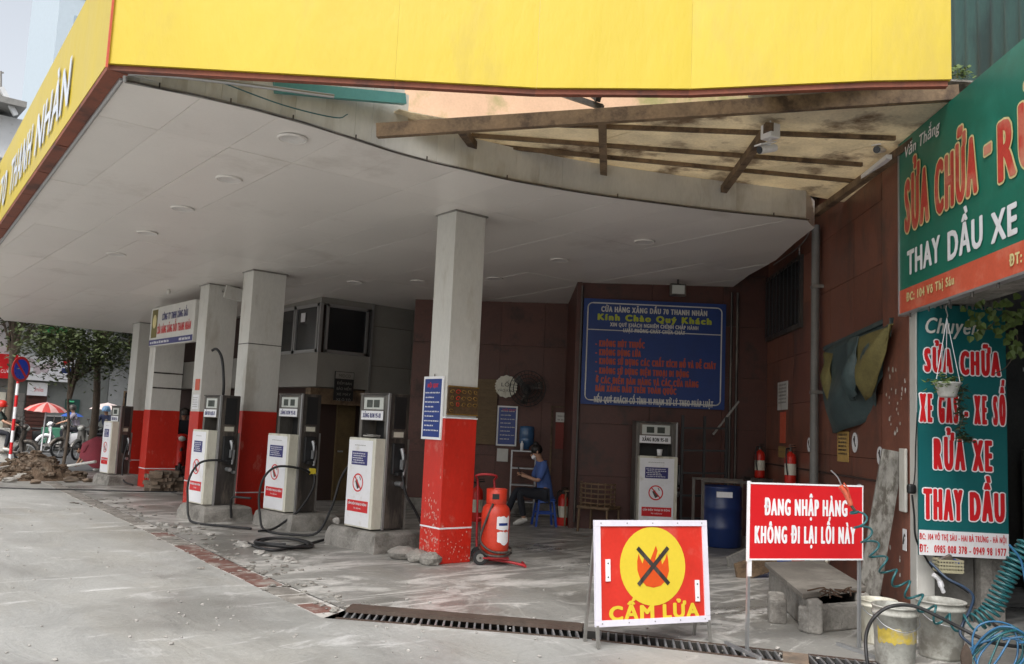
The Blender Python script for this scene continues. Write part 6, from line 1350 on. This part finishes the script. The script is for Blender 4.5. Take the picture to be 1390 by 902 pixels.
p=G(150,607); tree('dark tree filling the gap behind the small far pump',(p.x+2.5,p.y,0),5.0,(2.6,2,2.2),11,m_leaf,20000,.2,60)
# ---- shop building across the street
YF=41.; fac=lambda x,y,dy=0: onpl(x,y,(0,YF-dy,0),(0,1,0))
bd=wthing('shop_building','white shop building across the street with red and white sign and rolled shutters','building',(9,YF,0))
x0=fac(-150,500).x;x1=fac(150,500).x
zs0=fac(50,517).z;zs1=fac(50,485).z; ztop=13.5
xr_=fac(97,500).x
part('wall',MB().box(x0,x1,YF,YF+8,zs1,ztop),m_bwhite,bd); part('ground_floor',MB().box(x0,x1,YF+.1,YF+8,.12,zs1-.001),M('shopfront_grey',(.18,.19,.18),.6),bd)
xred=fac(20,500).x
sb=part('signboard',MB().box(xred,xr_,YF-.5,YF-.02,zs0,zs1),m_lily,bd); part('red_signboard',MB().box(x0+2,xred-.005,YF-.5,YF-.02,zs0,zs1),m_pred,bd)
part('sign_end',MB().box(xr_,xr_+.05,YF-.5,YF-.02,zs0-.05,zs1+.02),m_grey,bd)
pw2=m_office
for i in range(5):
    xx=fac(28+i*10,495).x; part('tooth_picture',MB().ball((xx,YF-.503,zs0+.55+.15*math.sin(i*2)),.16,.004,.2,12,8),M('print_pale',(.62,.52,.55),.5) if i==0 else bpy.data.materials['print_pale'],sb)
for i,(xx,m_) in enumerate(((86,m_pred),(84,m_pblue),(91,m_pblue))):
    q=fac(xx,493 if i==0 else 504); part('flag_picture',MB().box(q.x-.13,q.x+.13,YF-.505,YF-.501,q.z-.1,q.z+.1),m_,sb)
scribble(sb,fac(70,511,.503),(1,0,0),Z,.9,.05,m_dark,seed=2); scribble(sb,fac(72,515,.503),(1,0,0),Z,.8,.04,m_dark,seed=3)
text(bd,'NỤ CƯỜI',V((xred-.85,YF-.5,zs0+.22)),(1,0,0),Z,.13,.62,m_lily)
# windows and ledges
for (xa_,xb_) in ((8,28),(52,72),(89,99)):
    a=fac(xa_,484);b2=fac(xb_,460); f=part('window',MB().box(a.x,b2.x,YF-.06,YF-.01,zs1+.15,zs1+1.5),m_wood,bd); part('pane',MB().box(a.x+.06,b2.x-.06,YF-.075,YF-.062,zs1+.2,zs1+1.45),m_glass,f)
for z in (zs1+1.9,zs1+5.0,zs1+8): part('ledge',MB().box(x0,x1,YF-.35,YF-.001,z,z+.15),m_bwhite,bd)
for z in (zs1+2.4,zs1+5.5):
    for i in range(5): 
        xx=x0+.8+i*2.4; f=part('window',MB().box(xx,xx+1.1,YF-.06,YF-.01,z,z+1.5),m_alu,bd); part('pane',MB().box(xx+.06,xx+1.04,YF-.07,YF-.062,z+.06,z+1.44),m_glass,f)
part('green_awning',MB().box(fac(48,450).x,fac(84,450).x,YF-.9,YF-.4,fac(50,452).z,fac(50,445).z),M('bright_green',(.05,.45,.12),.5),bd)
# shutters, small sign, door
for (xa_,xb_,m_) in ((-60,8,m_cream),(10,34,m_grey),(36,64,m_wallb)):
    a=fac(xa_,540).x;b2=fac(xb_,540).x; zt3=zs0-.55
    sh_=part('roller_shutter',MB().box(a,b2,YF+.02,YF+.09,.13,zt3),m_,bd)
    for i in range(int((zt3-.2)/.16)): part('shutter_slat',MB().box(a+.03,b2-.03,YF-.01,YF+.019,.2+i*.16,.2+i*.16+.12),m_,sh_)
a=fac(36,528);b2=fac(62,537); ss=part('small_sign',MB().box(a.x,b2.x,YF-.2,YF-.12,zs0-.62,zs0-.08),m_lily,bd); text(ss,'Smiles',V((a.x+.25,YF-.2,zs0-.45)),(1,0,0),Z,.18,b2.x-a.x-.4,m_pred)
part('lamp_strip',MB().box(fac(90,545).x,fac(100,545).x,YF-.1,YF-.02,fac(90,546).z,fac(90,544).z),M('green_lamp',(.1,.6,.3),.5),bd)
part('dark_door',MB().box(fac(88,560).x,fac(107,560).x,YF-.02,YF+.095,.13,zs0-.7),M('teal_door',(.02,.07,.06),.5),bd)
# neighbouring dark houses further right, and low houses to close the street
def house(label,x0_,x1_,y,h,m_,rows=3,cols=3,d=8):
    t=wthing('town_house',label,'house',((x0_+x1_)/2,y,0),'houses along the far side of the street')
    part('wall',MB().box(x0_,x1_,y,y+d,.1,h),m_,t); part('parapet',MB().box(x0_-.05,x1_+.05,y-.12,y+.15,h,h+.4),m_,t)
    for r_ in range(rows):
        for c_ in range(cols):
            ww=(x1_-x0_)/cols; xx=x0_+ww*(c_+.25); zz=.6+r_*3.2 if r_ else .15; f=part('window' if r_ else 'shopfront',MB().box(xx,xx+ww*.5,y-.06,y-.01,zz,zz+(1.6 if r_ else 2.3)),m_wood,t); part('pane',MB().box(xx+.06,xx+ww*.5-.06,y-.07,y-.062,zz+.06,zz+(1.54 if r_ else 2.24)),m_glass,f)
    return t
m_h1=M('house_ochre',(.35,.26,.17),.8,var=.15); m_h2=M('house_grey',(.30,.31,.31),.8,var=.15); m_h3=M('house_cream',(.48,.42,.33),.8,var=.15)
house('narrow grey town house right of the white shop building',x1+.02,x1+5,YF,9,m_h2,3,2)
house('ochre town house glimpsed past the far pillar',x1+5.1,x1+10,YF+.3,10,m_h1,3,2)
house('cream town house seen in the gap under the hanging signboard',x1+10.1,x1+18,YF-.2,11,m_h3,3,3)
house('grey town house at the far right of the street',x1+18.1,x1+30,YF,9,m_h2,3,4)
house('grey town house beyond the left edge of the white shop building',x0-9,x0-.05,YF,11,m_h2,3,3)
# tall pale block and grey roof overhang at the upper left
a=fac(78,200).x; tw=wthing('tall_block','pale bluish tall block rising above the yellow fascia at the upper left','building',(a+4,YF+25,0))
qa=onpl(78,30,(0,66,0),(0,1,0)).x
part('wall',MB().box(qa,qa+14,66,76,0,48),M('hazy_blue_wall',(.50,.58,.64),.8,var=.05),tw)
for i in range(12):
    for j in range(4): part('window',MB().box(qa+1+j*3.2,qa+2.6+j*3.2,65.93,65.99,8+i*3.2,9.8+i*3.2),M('hazy_glass',(.34,.42,.48),.3) if i==j==0 else bpy.data.materials['hazy_glass'],tw)
zr=fac(0,150).z; ro=part('roof_overhang',MB().box(x0,fac(28,150).x,YF-1.2,YF+6,zr-.0,zr+.25),m_grey,bd)
part('roof_post',MB().bar((fac(0,128,.8).x,YF-.9,fac(0,128).z),(fac(20,165,.8).x,YF-.9,fac(20,165).z),.18,.18),m_bwhite,bd)
rt=wthing('antenna_mast','thin grey antenna mast on the roof at the left edge','mast',fac(2,120)); part('mast',MB().cyl(fac(1,146,-.5),fac(1,97,-.5),.05,n=6),m_grey,rt); part('cross_arm',MB().bar(fac(-6,100,-.5),fac(5,99,-.5),.06,.06),m_grey,rt)

# ---- small litter and cables on the forecourt
lc=wthing('ground_cable','long thin black cable lying across the forecourt towards the far pillars','cable',G(120,664))
part('cable',MB().tube(smooth_path([G(-15,662,.012),G(50,664,.012),G(110,665,.012),G(170,667,.012),G(240,668,.012)],6),.014,6),m_black,lc)
b=MB(); rnd.seed(44)
for i in range(230):
    x=rnd.uniform(-40,1150); y=rnd.uniform(690,900)
    if x>640 and y<760: continue
    p=G(x,y); s=rnd.uniform(.004,.014)*(1.6 if rnd.random()<.08 else 1); b.ball((p.x,p.y,s*.5),s*1.2,s,s*.7,5,4,.3)
o=single('grit',b,m_chalk,'scattered grit and small pebbles on the concrete forecourt','grit'); o['kind']='stuff'
b=MB()
for i in range(160):
    t=rnd.random(); k=rnd.randrange(len(strip)-2); p=strip[k].lerp(strip[k+1],t)+V((rnd.gauss(.25,.22),0,0)); s=rnd.uniform(.008,.035); b.ball((p.x,p.y,s*.3),s*1.3,s,s*.5,6,4,.35)
o=single('mortar_crumbs',b,m_conc,'grey mortar crumbs scattered along the tile strip','rubble'); o['kind']='stuff'

# chipped paint on the lower pillar faces, each chip a thin flake standing off the paint
def chips(pil,face,x0,x1,z0,z1,n,mat,seed,smax=.016):
    r=random.Random(seed); b=MB()
    for i in range(n):
        u=r.uniform(x0,x1); z=z0+(z1-z0)*abs(r.gauss(0,.45)); 
        if z>z1: continue
        s=r.uniform(.003,smax); k=r.randint(5,7); pts=[(u+s*r.uniform(.4,1.1)*math.cos(2*PI*t/k),z+s*r.uniform(.5,1.8)*math.sin(2*PI*t/k)) for t in range(k)]
        if face=='x': b.add([(pil[0]-.0072,p,q) for p,q in pts],[tuple(range(k))[::-1]])
        else: b.add([(p,pil[1]-.0072,q) for p,q in pts],[tuple(range(k))])
    return b
o=part('paint_chips',chips((6.0,8.36),'x',8.37,8.73,0.03,1.0,130,m_white,1),M('chip_pink',(.60,.33,.28),.8),p1,kind='stuff')
part('paint_chips',chips((6.0,8.36),'y',6.01,6.44,.02,.5,40,m_white,2,.012),bpy.data.materials['chip_pink'],p1,kind='stuff')
part('paint_chips',chips((5.84,15.6),'x',15.62,16.0,.02,.5,60,m_white,3),bpy.data.materials['chip_pink'],p3,kind='stuff')
part('paint_chips',chips((6.2,19.35),'y',6.22,6.8,.02,.4,50,m_white,4),bpy.data.materials['chip_pink'],p4,kind='stuff')
# grime splashed up the foot of the front pillar and pump cabinets
